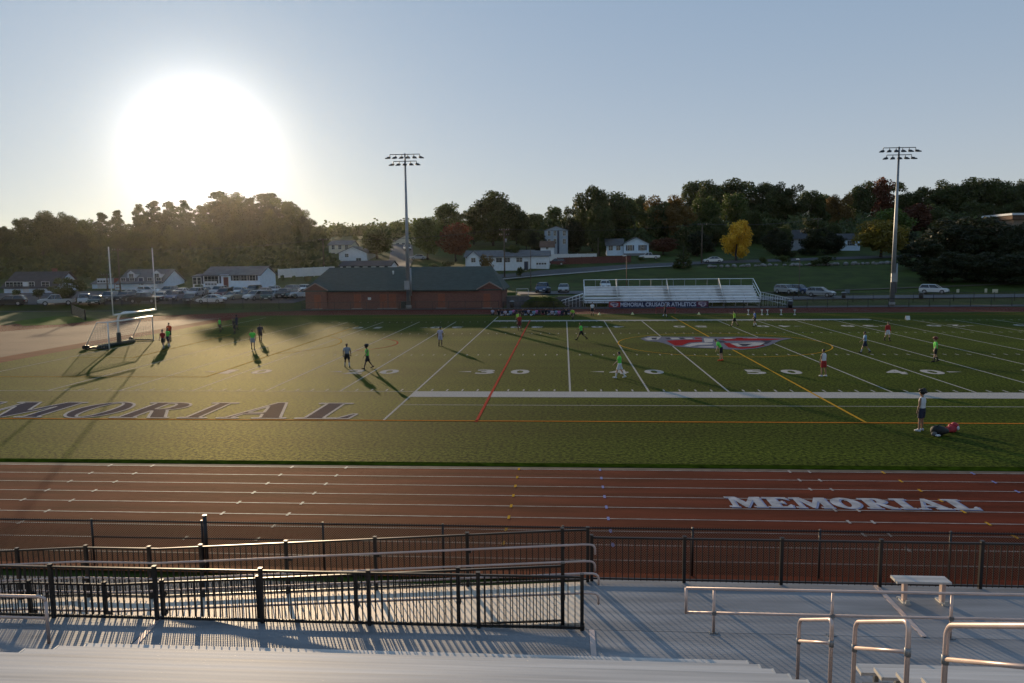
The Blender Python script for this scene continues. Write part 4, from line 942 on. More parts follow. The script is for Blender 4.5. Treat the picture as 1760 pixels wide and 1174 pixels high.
for f in (.1, .3, .7, .9): window(o, lerp(x0, x1, f), z+1.65, .95, 1.2, Y); shutters(o, lerp(x0, x1, f), z+1.65, .95, 1.2, Y)
door(o, lerp(x0, x1, .5), z+.2, .95, 2.05, Y, M_SHUT)
mb = MB()
for i in range(6): x = lerp(x0, x1-.6, i/5); mb.bb((x-.06, Y-1.5, z), (x+.06, Y-1.38, ze-.35))
part(mb, 'porch_post', SW, o); part(MB().prism([(x0-.2, Y-1.7, ze-.35), (x1-.4, Y-1.7, ze-.35), (x1-.4, Y-.03, ze+.1), (x0-.2, Y-.03, ze+.1)], (0, 0, -.12)), 'porch_roof', RG, o)
part(MB().bb((x0, Y-1.45, z+.3), (x1-.6, Y-1.40, z+.85)).bb((x0, Y-1.6, z-.3), (x1-.6, Y-.02, z+.12)), 'porch_deck', SW, o)
# raised ranch with sun room
x0, x1, Y, z = hpos(351, 448, 505, 108)
o = thing('raised_ranch', 'pale blue raised ranch with a glazed sun room above the parked cars', 'house', ((x0+x1)/2, Y, z))
ze, zt = zz(400, 473, Y), zz(400, 459, Y+4)
gable(o, x0, x1, Y, Y+8.5, z-.5, ze, zt, RG, SB, .35)
s0 = AY(328, 500, Y).x
gable(o, s0, x0-.05, Y+1, Y+7, z-.5, zz(340, 476, Y), zz(340, 472, Y+3), RG, SW, .25, wall='sun_room_wall', roof='sun_room_roof')
for i in range(3): window(o, lerp(s0, x0, (i+.5)/3), zz(340, 483, Y), .75, 1.3, Y+1, nx=1)
window(o, lerp(x0, x1, .14), zz(370, 481, Y), 3.0, 1.5, Y, nx=4); shutters(o, lerp(x0, x1, .14), zz(370, 481, Y), 3.2, 1.5, Y)
for f in (.58, .72, .87): window(o, lerp(x0, x1, f), zz(420, 478, Y), 1.2, 1.0, Y); shutters(o, lerp(x0, x1, f), zz(420, 478, Y), 1.2, 1.0, Y)
door(o, lerp(x0, x1, .40), z+.5, 1.0, 2.1, Y, mat('red brown door', (.18, .06, .045), .6)); garage_door(o, lerp(x0, x1, .13), z-.1, 2.6, 1.9, Y)
part(MB().bb((lerp(x0, x1, .33), Y-1.0, z+3.0), (lerp(x0, x1, .46), Y-.02, z+3.15)), 'door_canopy', SW, o)
# distant houses up the street at left centre
x0, x1, Y, z = hpos(583, 631, 452, 168)
o = thing('gabled_house', 'small white gable-fronted house above the field house roof at left', 'house', ((x0+x1)/2, Y, z))
gable(o, x0, x1, Y, Y+10, z-2, zz(600, 435, Y), zz(607, 424, Y), RG, SW, .4, 'Y'); window(o, lerp(x0, x1, .28), zz(600, 439, Y), 1.0, .9, Y); window(o, lerp(x0, x1, .7), zz(600, 447, Y), 1.4, 1.0, Y)
x0, x1, Y, z = hpos(566, 604, 450, 186)
o = thing('two_storey_house', 'cream two storey house partly hidden by the left wood', 'house', ((x0+x1)/2, Y, z))
gable(o, x0, x1, Y, Y+8, z-2, zz(585, 421, Y), zz(585, 414, Y+3), RG, SC, .4)
for f in (.2, .5, .8): window(o, lerp(x0, x1, f), zz(585, 425, Y), .9, 1.2, Y); window(o, lerp(x0, x1, f), zz(585, 438, Y), .9, 1.2, Y)
x0, x1, Y, z = hpos(585, 671, 464, 128)
o = thing('garage_building', 'long low garage with dark roof and a band of small windows behind the field house', 'garage', ((x0+x1)/2, Y, z))
gable(o, x0, x1, Y, Y+7, z-1.5, zz(630, 457, Y), zz(630, 449, Y+3.5), RD, SW, .35)
for i in range(6): window(o, lerp(x0, x1, (i+.5)/6), zz(630, 460, Y), .8, .7, Y, nx=1, nz=1)
x0, x1, Y, z = hpos(684, 700, 430, 215)
o = thing('porch_house', 'sunlit house with a porch at the top of the street beside the floodlight mast', 'house', ((x0+x1)/2, Y, z))
gable(o, x0-2, x1+4, Y, Y+9, z-2, zz(690, 417, Y), zz(690, 405, Y), RG, SC, .4, 'Y'); window(o, x0, zz(690, 421, Y), 1.0, 1.3, Y); window(o, x0+2, zz(690, 421, Y), 1.0, 1.3, Y)
# white ranch with garage
x0, x1, Y, z = hpos(800, 916, 457, 138)
o = thing('white_ranch', 'long white ranch house with a garage at its right end behind the utility pole', 'house', ((x0+x1)/2, Y, z))
gable(o, x0, x1, Y, Y+8, z-1, zz(860, 441, Y), zz(860, 431, Y+4), RG, SW, .4)
x2 = AY(944, 457, Y).x
gable(o, x1-.3, x2, Y-1.2, Y+6.5, z-1, zz(930, 440, Y), zz(930, 431.5, Y+3), RG, SW, .35, wall='garage_wall', roof='garage_roof'); garage_door(o, lerp(x1, x2, .52), z, 2.5, 2.1, Y-1.2)
xa_, xb_ = AY(805, 457, Y).x, AY(826, 457, Y).x
gable(o, xa_, xb_, Y-2, Y+2, z-1, zz(815, 442, Y), zz(815, 432, Y), RG, SW, .3, 'Y', wall='front_gable', roof='gable_roof'); window(o, (xa_+xb_)/2, zz(815, 447, Y), 1.0, 1.0, Y-2)
for f in (.34, .5, .62, .8): window(o, lerp(x0, x1, f), zz(860, 447, Y), 1.4, 1.0, Y)
door(o, lerp(x0, x1, .9), z, .95, 2.05, Y, M_SHUT)
# tall pale house and shed
x0, x1, Y, z = hpos(936, 976, 440, 178)
o = thing('tall_house', 'tall pale three storey house half hidden behind the big dark tree', 'house', ((x0+x1)/2, Y, z))
gable(o, x0, x1, Y, Y+9, z-2, zz(955, 396, Y), zz(958, 389, Y), RG, SY, .2, 'Y')
for f in (.2, .45, .85):
    for v in (401, 415): window(o, lerp(x0, x1, f), zz(955, v, Y), .8, 1.4, Y)
part(MB().bb((lerp(x0, x1, .55), Y-.08, z), (lerp(x0, x1, .63), Y-.01, zz(955, 396, Y))), 'corner_board', M_SHUT, o)
x0, x1, Y, z = hpos(929, 952, 433, 158)
o = thing('garden_shed', 'small shed with brown roof in front of the tall pale house', 'shed', ((x0+x1)/2, Y, z))
gable(o, x0, x1, Y, Y+4, z-1.5, zz(940, 424, Y), zz(940, 415, Y+2), RB, SW, .3); window(o, (x0+x1)/2, zz(940, 427, Y), .6, .5, Y)
# blue gabled house
x0, x1, Y, z = hpos(1072, 1115, 438, 172)
o = thing('blue_house', 'pale blue house with a wide front gable on the street above the lawn', 'house', ((x0+x1)/2, Y, z))
ze = zz(1090, 419, Y); zt = zz(1093, 408, Y)
gable(o, x0, x1, Y, Y+9, z-2, ze, zt, RG, SB, .5, 'Y')
xl = AY(1043, 438, Y).x
gable(o, xl, x0-.05, Y+1.5, Y+8.5, z-2, ze-.3, zt-.3, RG, SB, .4, wall='wing_wall', roof='wing_roof')
for f in (.25, .75): window(o, lerp(x0, x1, f), zz(1090, 426, Y), 1.3, 1.5, Y, nx=3); shutters(o, lerp(x0, x1, f), zz(1090, 426, Y), 1.3, 1.5, Y)
for f in (.25, .7): window(o, lerp(xl, x0, f), zz(1060, 426, Y), 1.1, 1.3, Y+1.5)
part(MB().bb((x0-.02, Y-.06, z-2), (x1+.02, Y-.005, z+.6)), 'foundation', M_RFOUND, o)
# houses in the trees at right
x0, x1, Y, z = hpos(1352, 1388, 424, 182)
o = thing('dark_roofed_house', 'shaded house with a dark gable roof among the trees at right', 'house', ((x0+x1)/2, Y, z))
gable(o, x0, x1, Y, Y+9, z-2, zz(1370, 410, Y), zz(1370, 396, Y+4), RD, SG, .4); window(o, lerp(x0, x1, .65), zz(1370, 415, Y), 1.2, 1.2, Y); window(o, lerp(x0, x1, .25), zz(1370, 415, Y), 1.0, 1.2, Y)
x0, x1, Y, z = hpos(1447, 1478, 428, 180)
o = thing('white_cottage', 'small pale blue cottage left of the yellow green tree', 'house', ((x0+x1)/2, Y, z))
gable(o, x0, x1, Y, Y+9, z-2, zz(1460, 412, Y), zz(1460, 402, Y+3), RD, SB, .3); window(o, lerp(x0, x1, .5), zz(1460, 418, Y), 2.0, 1.3, Y, nx=4)
x0, x1, Y, z = hpos(1738, 1790, 440, 150)
o = thing('brick_block', 'flat roofed brick building with a white cornice at the far right edge', 'building', ((x0+x1)/2, Y, z))
zt = zz(1745, 370, Y)
part(MB().bb((x0, Y, z-2), (x1, Y+12, zt)), 'wall', brick('tan brick', (.26, .18, .12), (.2, .14, .1), (.25, .22, .2)), o)
part(MB().bb((x0-.9, Y-.9, zt), (x1, Y+12.6, zt+.5)), 'cornice', SW, o)
part(MB().bb((x0-.6, Y-.6, zt-1.0), (x1, Y+12.3, zt-.01)), 'frieze', RB, o)
for i in range(3): window(o, lerp(x0, x1, .25+.3*i), zt-4, 1.2, 1.6, Y)

def panel_fence(name, label, pts, h, m, dp=2.4):
    P_ = [Vector((p[0], p[1], H(p[0], p[1]))) for p in pts]
    o = thing(name, label, 'fence', P_[0]); mb = MB(); pm = MB(); cm = MB()
    for a, b_ in zip(P_, P_[1:]):
        n = max(1, int((b_-a).length/dp))
        for i in range(n):
            p, q = a.lerp(b_, i/n), a.lerp(b_, (i+1)/n); p.z, q.z = H(p.x, p.y), H(q.x, q.y)
            e = (q-p).normalized()*.03
            mb.bar(p+e+Vector((0, 0, h/2)), q-e+Vector((0, 0, h/2)), .05, h)
            pm.bb((p.x-.07, p.y-.07, p.z-.2), (p.x+.07, p.y+.07, p.z+h+.12))
    part(mb, 'panel', m, o); part(pm, 'post', m, o)
def gl(u, Y): p = ground_at(u, Y); return (p.x, p.y)
panel_fence('vinyl_fence', 'white vinyl fence on the bank left of the field house roof', [gl(477, 128), gl(520, 131), gl(575, 134)], 2.0, M_WHITE)
panel_fence('vinyl_fence', 'long white vinyl fence behind the white ranch house', [gl(905, 153), gl(960, 155), gl(1026, 156)], 1.9, M_WHITE)
panel_fence('wooden_fence', 'red brown wooden fence along the street below the white fence', [gl(958, 146), gl(1020, 148), gl(1085, 150)], 1.7, mat('red brown fence', (.12, .04, .028), .8, var=.2))
# street, driveway, rocks
def road(name, pts, w, m, dz=.02):
    mb = MB(); P_ = []
    for (a, b_) in zip(pts, pts[1:]):
        n = max(1, int((Vector(b_)-Vector(a)).length/4)); P_ += [Vector(a).lerp(Vector(b_), i/n) for i in range(n)]
    P_.append(Vector(pts[-1])); k = 7
    for i, p in enumerate(P_):
        d = (P_[min(i+1, len(P_)-1)]-P_[max(0, i-1)]).normalized(); n = Vector((-d.y, d.x))
        for j in range(k):
            q = p+n*w*(j/(k-1)-.5); mb.v.append((q.x, q.y, H(q.x, q.y)+dz))
    for i in range(len(P_)-1):
        for j in range(k-1): mb.f.append((i*k+j, i*k+j+1, (i+1)*k+j+1, (i+1)*k+j)); mb.m.append(0); mb.s.append(True)
    return struct(mb.build(name, m))
road('street', [gl(820, 124), gl(905, 128), gl(1000, 134), gl(1080, 140), gl(1180, 145), gl(1300, 150), gl(1500, 158), gl(1800, 165)], 7, M_ASPH, .06)
road('pavement', [gl(860, 120), gl(905, 123), gl(1000, 129), gl(1080, 135), gl(1180, 140)], 1.5, M_CONC, .07)
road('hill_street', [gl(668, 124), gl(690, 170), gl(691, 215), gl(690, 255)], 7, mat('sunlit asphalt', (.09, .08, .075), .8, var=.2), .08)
road('driveway', [(-22, 86), (0, 88), (30, 91), (70, 93), (130, 95)], 8, mat('pale asphalt', (.10, .10, .105), .85, var=.2, vscale=.6), .06)
road('parking_lot', [(-130, 92), (-100, 92), (-58.5, 92)], 30, M_ASPH, .05)
road('footpath', [(18, 100), (45, 104), (75, 109), (95, 113)], .9, mat('worn path', (.075, .06, .035), .9), .06)
rk = Random_ = random.Random(11); 
mb = MB()
tag_list = []
for i in range(70):
    u = rk.uniform(1215, 1560); Y = 136.2+(u-1300)*.016+rk.uniform(-.6, .6)
    p = ground_at(u, Y); r_ = rk.uniform(.25, .62)
    mb.ball(p+Vector((0, 0, r_*.3)), (r_*rk.uniform(.8, 1.4), r_*rk.uniform(.7, 1.1), r_*rk.uniform(.6, .9)), 7, 5, 0, False, Matrix.Rotation(rk.uniform(0, 6), 3, 'Z'))
ro_ = mb.build('boulder_edging', mat('grey rock', (.22, .21, .20), .9, var=.3, vscale=2)); ro_['kind'] = 'stuff'; tag(ro_, 'strip of pale boulders along the top of the grass slope', 'rocks')
# ------------------------------------------------------------------ cars
PAINT = {n: mat('paint '+n, c, .28, metal=.25, spec=.6) for n, c in dict(white=(.62, .63, .64), silver=(.36, .37, .38), grey=(.14, .145, .15), black=(.012, .012, .014), blue=(.05, .08, .16), red=(.17, .02, .018), maroon=(.09, .018, .02), green=(.03, .06, .045), tan=(.30, .26, .19)).items()}
M_TYRE = mat('tyre rubber', (.012, .012, .012), .85); M_RIM = mat('wheel rim', (.35, .35, .36), .4, metal=.8)
M_CGLASS = mat('car glass', (.012, .015, .018), .08, spec=.9); M_HEAD = mat('headlight', (.55, .55, .52), .15, spec=.8); M_TAIL = mat('tail light', (.30, .012, .01), .25)
M_TRIM = mat('black plastic', (.015, .015, .015), .6)
def car_proto(kind):
    o = bpy.data.objects.new(kind, None); COL.objects.link(o)
    if kind == 'sedan':   Lh, W_, body, cab = 2.35, .90, [(-2.35, .42), (-2.36, .72), (-2.2, .93), (-1.55, .98), (1.0, .95), (1.9, .86), (2.3, .68), (2.35, .42), (1.9, .25), (-1.9, .25)], ((-1.75, -1.0, .35, 1.15), .97, 1.45)
    elif kind == 'suv':   Lh, W_, body, cab = 2.35, .94, [(-2.33, .45), (-2.35, .9), (-2.28, 1.08), (-1.6, 1.12), (.9, 1.10), (1.9, 1.02), (2.3, .82), (2.35, .45), (1.9, .32), (-1.9, .32)], ((-2.26, -1.95, .25, 1.05), 1.10, 1.72)
    else:                 Lh, W_, body, cab = 2.75, .97, [(-2.75, .55), (-2.76, 1.02), (-2.6, 1.06), (-.75, 1.06), (1.2, 1.12), (2.3, 1.06), (2.7, .9), (2.75, .5), (2.2, .4), (-2.2, .4)], ((-.75, -.5, .75, 1.35), 1.10, 1.80)
    mb = MB(); rg = []
    for y, ins, up in ((-W_, .06, .02), (-W_+.10, 0, 0), (W_-.10, 0, 0), (W_, .06, .02)):
        rg.append([(x*(1-ins*.5), y, lerp(z, .62, ins*2)) for x, z in body])
    mb.loft(rg, 0, False)
    (a0, a1, b1, b0), zb, zt = cab; wi, wt = W_-.06, W_-.24
    put_ = mb.build('body', PAINT['white'], o)
    put_.modifiers.new('bevel', 'BEVEL').width = .05; put_.modifiers['bevel'].segments = 2
    gl_ = MB(); gl_.loft([[(a0, -wi, zb-.02), (b0, -wi, zb-.02), (b0, wi, zb-.02), (a0, wi, zb-.02)], [(a1, -wt, zt-.05), (b1, -wt, zt-.05), (b1, wt, zt-.05), (a1, wt, zt-.05)]], 0, False)
    gl_.build('window', M_CGLASS, o)
    rf = MB(); rf.loft([[(a1-.02, -wt-.02, zt-.06), (b1+.02, -wt-.02, zt-.06), (b1+.02, wt+.02, zt-.06), (a1-.02, wt+.02, zt-.06)], [(a1+.12, -wt+.08, zt), (b1-.15, -wt+.08, zt), (b1-.15, wt-.08, zt), (a1+.12, wt-.08, zt)]], 0, False)
    for sg in (-1, 1):
        for (p, q) in (((a0, zb), (a1, zt-.05)), ((b0, zb), (b1, zt-.05)), (((a0+b0)/2, zb), ((a1+b1)/2, zt-.05))):
            rf.bar((p[0], sg*(wi+.005), p[1]), (q[0], sg*(wt+.015), q[1]), .03, .09)
    rf.build('roof', PAINT['white'], o)
    wr_ = .34 if kind == 'sedan' else .39
    for x in (-Lh*.6, Lh*.6):
        for sg in (-1, 1):
            w = MB().tube([(x, sg*(W_-.22), wr_), (x, sg*(W_+.02), wr_)], wr_, 18).build('wheel', M_TYRE, o)
            MB().tube([(x, sg*(W_-.05), wr_), (x, sg*(W_+.035), wr_)], wr_*.62, 12).build('rim', M_RIM, w)
    zl = body[1][1]-.08
    for sg in (-1, 1):
        MB().bb((Lh-.18, sg*(W_-.38)-.16, zl-.17), (Lh-.01, sg*(W_-.38)+.22*sg+.0, zl+.0)).build('headlight', M_HEAD, o)
        MB().bb((-Lh-.02, sg*(W_-.22)-.14, zl-.12), (-Lh+.12, sg*(W_-.22)+.14, zl+.08)).build('tail_light', M_TAIL, o)
        MB().ball((b0-.45, sg*(W_+.09), zb+.08), (.08, .11, .08), 7, 5).build('mirror', M_TRIM, o)
    MB().bb((Lh-.06, -W_+.2, .32), (Lh+.04, W_-.2, .55)).bb((-Lh-.04, -W_+.2, .34), (-Lh+.06, W_-.2, .55)).build('bumper', M_TRIM, o)
    MB().bb((-Lh-.055, -.26, .66), (-Lh-.02, .26, .79)).bb((Lh+.03, -.26, .4), (Lh+.055, .26, .53)).build('number_plate', M_WHITE, o)
    if kind == 'pickup_truck':
        MB().bb((-2.62, -W_+.12, .80), (-.82, W_-.12, 1.075)).build('cargo_bed', M_TRIM, o)
    return o
PROTO = {k: car_proto(k) for k in ('sedan', 'suv', 'pickup_truck')}; used = set()
def car(kind, u, vb, colour, head, label, group='cars in the parking lots'):
    p = T(u, vb)
    o = PROTO[kind] if kind not in used else copy_tree(PROTO[kind]); used.add(kind)
    o.location = p+Vector((0, 0, .07)); o.rotation_euler = (0, 0, rad(head)); tag(o, label, {'sedan': 'car', 'suv': 'car', 'pickup_truck': 'truck'}[kind], group)
    for c in o.children:
        if c.name.split('.')[0] in ('body', 'roof'): c.material_slots[0].link = 'OBJECT'; c.material_slots[0].material = PAINT[colour]
# heading: 0 = nose towards +X, -90 = nose towards the camera
car('sedan', 364, 522.5, 'white', 180, 'white sedan seen side-on in the front row of the left parking lot')
for a in ((18, 526, 'suv', 'black', 200, 'dark car with glowing red tail light cut by the left edge'), (98, 526, 'pickup_truck', 'silver', 215, 'grey pickup standing alone on the road at far left'), (146, 524, 'suv', 'silver', -60, 'silver car at the left end of the parking lot'),
          (166, 524, 'sedan', 'green', -70, 'dark green car beside the silver one at the left end of the lot'), (188, 519, 'suv', 'grey', -80, 'grey car just left of the left goal upright'), (216, 519, 'suv', 'black', -90, 'black car between the goal uprights, second row'),
          (250, 522, 'pickup_truck', 'black', 180, 'black pickup between the goal uprights in the front row'), (233, 511, 'sedan', 'white', 0, 'white car behind the black pickup'), (258, 508, 'suv', 'white', 0, 'white car roof under the cape house porch'),
          (276, 517, 'sedan', 'silver', -75, 'silver car just right of the right goal upright'), (301, 518, 'suv', 'blue', -80, 'blue grey car right of the goal in the front row'), (328, 520, 'sedan', 'black', -75, 'black car to the left of the white side-on sedan'),
          (290, 508, 'suv', 'grey', -90, 'grey car in the back row left of the sun room'), (312, 509, 'sedan', 'white', -90, 'white car in the back row below the sun room'), (336, 511, 'suv', 'silver', -85, 'silver car in the middle row below the sun room'),
          (350, 507, 'sedan', 'grey', -90, 'grey car in the back row under the bay window'), (376, 508, 'suv', 'silver', -90, 'silver wagon in the back row behind the white sedan'), (386, 512, 'suv', 'maroon', -85, 'maroon car right behind the white side-on sedan'),
          (402, 516, 'sedan', 'tan', -100, 'pale gold car right of the white side-on sedan'), (412, 507, 'sedan', 'white', -90, 'white car in the back row below the blue ranch door'), (424, 512, 'sedan', 'grey', -100, 'grey car in the middle row below the blue ranch'),
          (440, 517, 'suv', 'silver', -110, 'silver and black car in the front row right of centre of the lot'), (436, 506, 'suv', 'black', -90, 'black car in the back row at the right end of the blue ranch'), (458, 517, 'suv', 'green', -70, 'dark green car in the front row toward the field house'),
          (455, 508, 'sedan', 'silver', -90, 'silver car in the back row right of the blue ranch'), (473, 513, 'sedan', 'white', 180, 'white hatchback with red tail light in the middle row'), (470, 505, 'sedan', 'white', -90, 'white car in the back row before the grassy bank'),
          (489, 513, 'suv', 'black', -90, 'black car in the front row near the field house'), (500, 506, 'suv', 'grey', -95, 'purple grey car in the back row near the field house'), (508, 513, 'sedan', 'green', -95, 'dark green car second from the field house wall'),
          (520, 513, 'suv', 'white', -150, 'white and black car tight against the field house'), (522, 502, 'sedan', 'white', -90, 'white car in the last row above the field house eave')): car(a[2], a[0], a[1], a[3], a[4], a[5])
G2 = 'cars on the driveway behind the bleachers'
car('suv', 932, 503.5, 'blue', -95, 'dark blue car on the driveway left of the bleachers', G2); car('sedan', 969, 503, 'silver', -92, 'silver car facing the field at the left end of the bleachers', G2)
car('sedan', 1040, 496, 'white', -90, 'white car seen over the top row of the bleachers', G2)
car('suv', 1352, 506, 'silver', -60, 'silver car first right of the bleachers', G2); car('suv', 1374, 506.5, 'blue', -55, 'dark blue car between two silver ones right of the bleachers', G2)
car('suv', 1411, 511, 'silver', -40, 'silver car with a yellow number plate nearest the lawn at right', G2); car('suv', 1605, 506, 'white', -35, 'white car alone on the driveway at far right', G2)
G3 = 'cars on the hillside streets'
car('pickup_truck', 1116, 446.5, 'white', 175, 'white pickup on the street in front of the blue gabled house', G3); car('suv', 955, 457, 'maroon', 180, 'dark red car beside the white ranch garage', G3)
car('sedan', 718, 447, 'silver', 200, 'silver car parked under the green trees by the street', G3); car('suv', 700, 431, 'white', -70, 'pale car up the street beside the floodlight mast', G3); car('sedan', 1225, 452, 'white', 178, 'white car under the yellow tree on the street', G3)

# ------------------------------------------------------------------ trees
def leafmat(name, a, b, tr=.35, vs=.35):
    m = bpy.data.materials.new(name); m.use_nodes = True; t = m.node_tree; p = t.nodes['Principled BSDF']; L = t.links.new
    g = nd(t, 'ShaderNodeNewGeometry'); n = nd(t, 'ShaderNodeTexNoise'); n.inputs['Scale'].default_value = vs; n.inputs['Detail'].default_value = 3; L(g.outputs['Position'], n.inputs['Vector'])
    ad = nd(t, 'ShaderNodeMath', operation='MULTIPLY_ADD'); ad.inputs[1].default_value = .35; L(g.outputs['Random Per Island'], ad.inputs[0]); L(n.outputs['Fac'], ad.inputs[2])
    r = nd(t, 'ShaderNodeValToRGB'); r.color_ramp.elements[0].position = .42; r.color_ramp.elements[1].position = .9; r.color_ramp.elements[0].color = (*a, 1); r.color_ramp.elements[1].color = (*b, 1); L(ad.outputs[0], r.inputs[0])
    oi = nd(t, 'ShaderNodeObjectInfo'); hs = nd(t, 'ShaderNodeHueSaturation'); mr = nd(t, 'ShaderNodeMapRange'); mr.inputs['To Min'].default_value = .8; mr.inputs['To Max'].default_value = 1.2; L(oi.outputs['Random'], mr.inputs[0]); L(mr.outputs[0], hs.inputs['Value']); L(r.outputs[0], hs.inputs['Color'])
    L(hs.outputs[0], p.inputs['Base Color']); p.inputs['Roughness'].default_value = .6; p.inputs['Specular IOR Level'].default_value = .25
    tn = nd(t, 'ShaderNodeBsdfTranslucent'); L(hs.outputs[0], tn.inputs['Color']); mx = nd(t, 'ShaderNodeMixShader'); mx.inputs[0].default_value = tr; L(p.outputs[0], mx.inputs[1]); L(tn.outputs[0], mx.inputs[2]); L(mx.outputs[0], t.nodes['Material Output'].inputs[0]); return m
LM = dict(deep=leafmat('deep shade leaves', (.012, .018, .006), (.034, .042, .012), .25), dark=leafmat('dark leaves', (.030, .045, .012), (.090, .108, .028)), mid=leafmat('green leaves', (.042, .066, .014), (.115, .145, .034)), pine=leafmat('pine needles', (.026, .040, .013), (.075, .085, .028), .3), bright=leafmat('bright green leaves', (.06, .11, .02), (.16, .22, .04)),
          yellow=leafmat('golden leaves', (.62, .34, .025), (.90, .58, .06)), olive=leafmat('olive yellow leaves', (.13, .11, .018), (.26, .20, .03)), red=leafmat('russet leaves', (.075, .026, .014), (.16, .055, .026)), orange=leafmat('bronze leaves', (.10, .066, .018), (.21, .125, .032)))
M_BARK = mat('tree bark', (.055, .042, .032), .9, var=.3, vscale=5)
def crown_mesh(seed, h, rx, shape, leaf=.42, dens=1.0):
    """h crown height, rx radius: leaf-sized quads in clumps"""
    q = random.Random(seed); vs = []; fs = []
    def leafq(c, out, s):
        d = (out+Vector((q.gauss(0, .7), q.gauss(0, .7), q.gauss(0, .7)))).normalized(); a = d.orthogonal().normalized(); a = Matrix.Rotation(q.uniform(0, 6.28), 3, d) @ a; b = d.cross(a); s1, s2 = s*q.uniform(.5, .8), s*q.uniform(.35, .6)
        k = len(vs); vs.extend([c-a*s1, c-b*s2*.8+d*s*.1, c+a*s1, c+b*s2*.8-d*s*.1]); fs.append((k, k+1, k+2, k+3))
    cl = []
    if shape == 'round':
        n = 26
        for i in range(n):
            z = -1+2*(i+.5)/n; a = i*2.4+q.uniform(-.4, .4); rr = math.sqrt(max(0, 1-z*z)); f = q.uniform(.5, .82)
            zz_ = .5+z*.5*f*1.1; w = (.62+.38*sin(PI*min(1, zz_*1.25))) if zz_ < .8 else 1
            cl.append((Vector((rr*cos(a)*rx*f*w, rr*sin(a)*rx*f*w, h*zz_)), rx*q.uniform(.26, .42)))
        for i in range(8): cl.append((Vector((q.uniform(-.4, .4)*rx, q.uniform(-.4, .4)*rx, h*q.uniform(.25, .75))), rx*q.uniform(.3, .42)))
    elif shape == 'oak':
        for i in range(32):
            a = q.uniform(0, 6.28); t_ = q.uniform(.05, 1); r_ = rx*(.95*math.sqrt(max(.02, 1-((t_-.42)/.62)**2)))*q.uniform(.45, .95)
            cl.append((Vector((cos(a)*r_, sin(a)*r_, h*t_*.92)), rx*q.uniform(.18, .36)))
        for i in range(8): cl.append((Vector((q.uniform(-.35, .35)*rx, q.uniform(-.35, .35)*rx, h*q.uniform(.2, .7))), rx*q.uniform(.3, .42)))
    elif shape == 'pine':
        k = 0
        for lv in range(17):
            t_ = lv/16; z = h*(.0+.93*t_); w = (.7+.3*sin(PI*min(1, t_*1.2+.1))) if t_ < .7 else .8-1.5*(t_-.7); r_ = rx*w*q.uniform(.75, 1.05)
            for j in range(6 if t_ < .7 else 4):
                a = k*2.4+q.uniform(-.7, .7); k += 1; f = q.uniform(.2, .98)
                cl.append((Vector((cos(a)*r_*f, sin(a)*r_*f, z+q.uniform(-.9, .9)+r_*f*.12)), (rx*q.uniform(.24, .40)*(1-.3*t_), .62)))
        for i in range(5): cl.append((Vector((q.uniform(-.22, .22)*rx, q.uniform(-.22, .22)*rx, h*q.uniform(.88, .99))), (rx*q.uniform(.10, .2), .9)))
    elif shape == 'spruce':
        for lv in range(15):
            t_ = lv/14; z = h*t_*.95; r_ = rx*(1.0-.95*t_)+.1
            for j in range(max(2, int(7*(1-t_)))): a = q.uniform(0, 6.28); cl.append((Vector((cos(a)*r_*.7, sin(a)*r_*.7, z)), (max(.25, rx*.3*(1-.7*t_)), .7)))
    elif shape == 'wild':
        for i in range(17):
            a = q.uniform(0, 6.28); t_ = q.uniform(.0, 1); r_ = rx*(.35+.65*sin(PI*(.12+.8*t_)))*q.uniform(.35, 1.0)
            cl.append((Vector((cos(a)*r_+rx*.12*(t_-.3), sin(a)*r_, h*t_*.9)), rx*q.uniform(.16, .34)))
        for i in range(4): cl.append((Vector((q.uniform(-.3, .3)*rx, q.uniform(-.3, .3)*rx, h*q.uniform(.15, .6))), rx*q.uniform(.3, .4)))
    elif shape == 'shrub':
        for i in range(12): a = q.uniform(0, 6.28); r_ = rx*q.uniform(.1, .65); cl.append((Vector((cos(a)*r_, sin(a)*r_, h*q.uniform(.2, .7))), rx*q.uniform(.3, .42)))
    for c, r_ in cl:
        r_, fl = r_ if isinstance(r_, tuple) else (r_, .8)
        n = int(dens*max(14, 26*(r_/leaf)**2*.42))
        for i in range(n):
            d = Vector((q.gauss(0, 1), q.gauss(0, 1), q.gauss(0, 1))).normalized(); f = q.uniform(.35, 1.0)**.6*q.uniform(.9, 1.15); p = c+Vector((d.x*r_*f, d.y*r_*f, d.z*r_*f*fl)); leafq(p, d+Vector((0, 0, .3)), leaf*q.uniform(.7, 1.35))
    return vs, fs, [c for c, _ in cl]
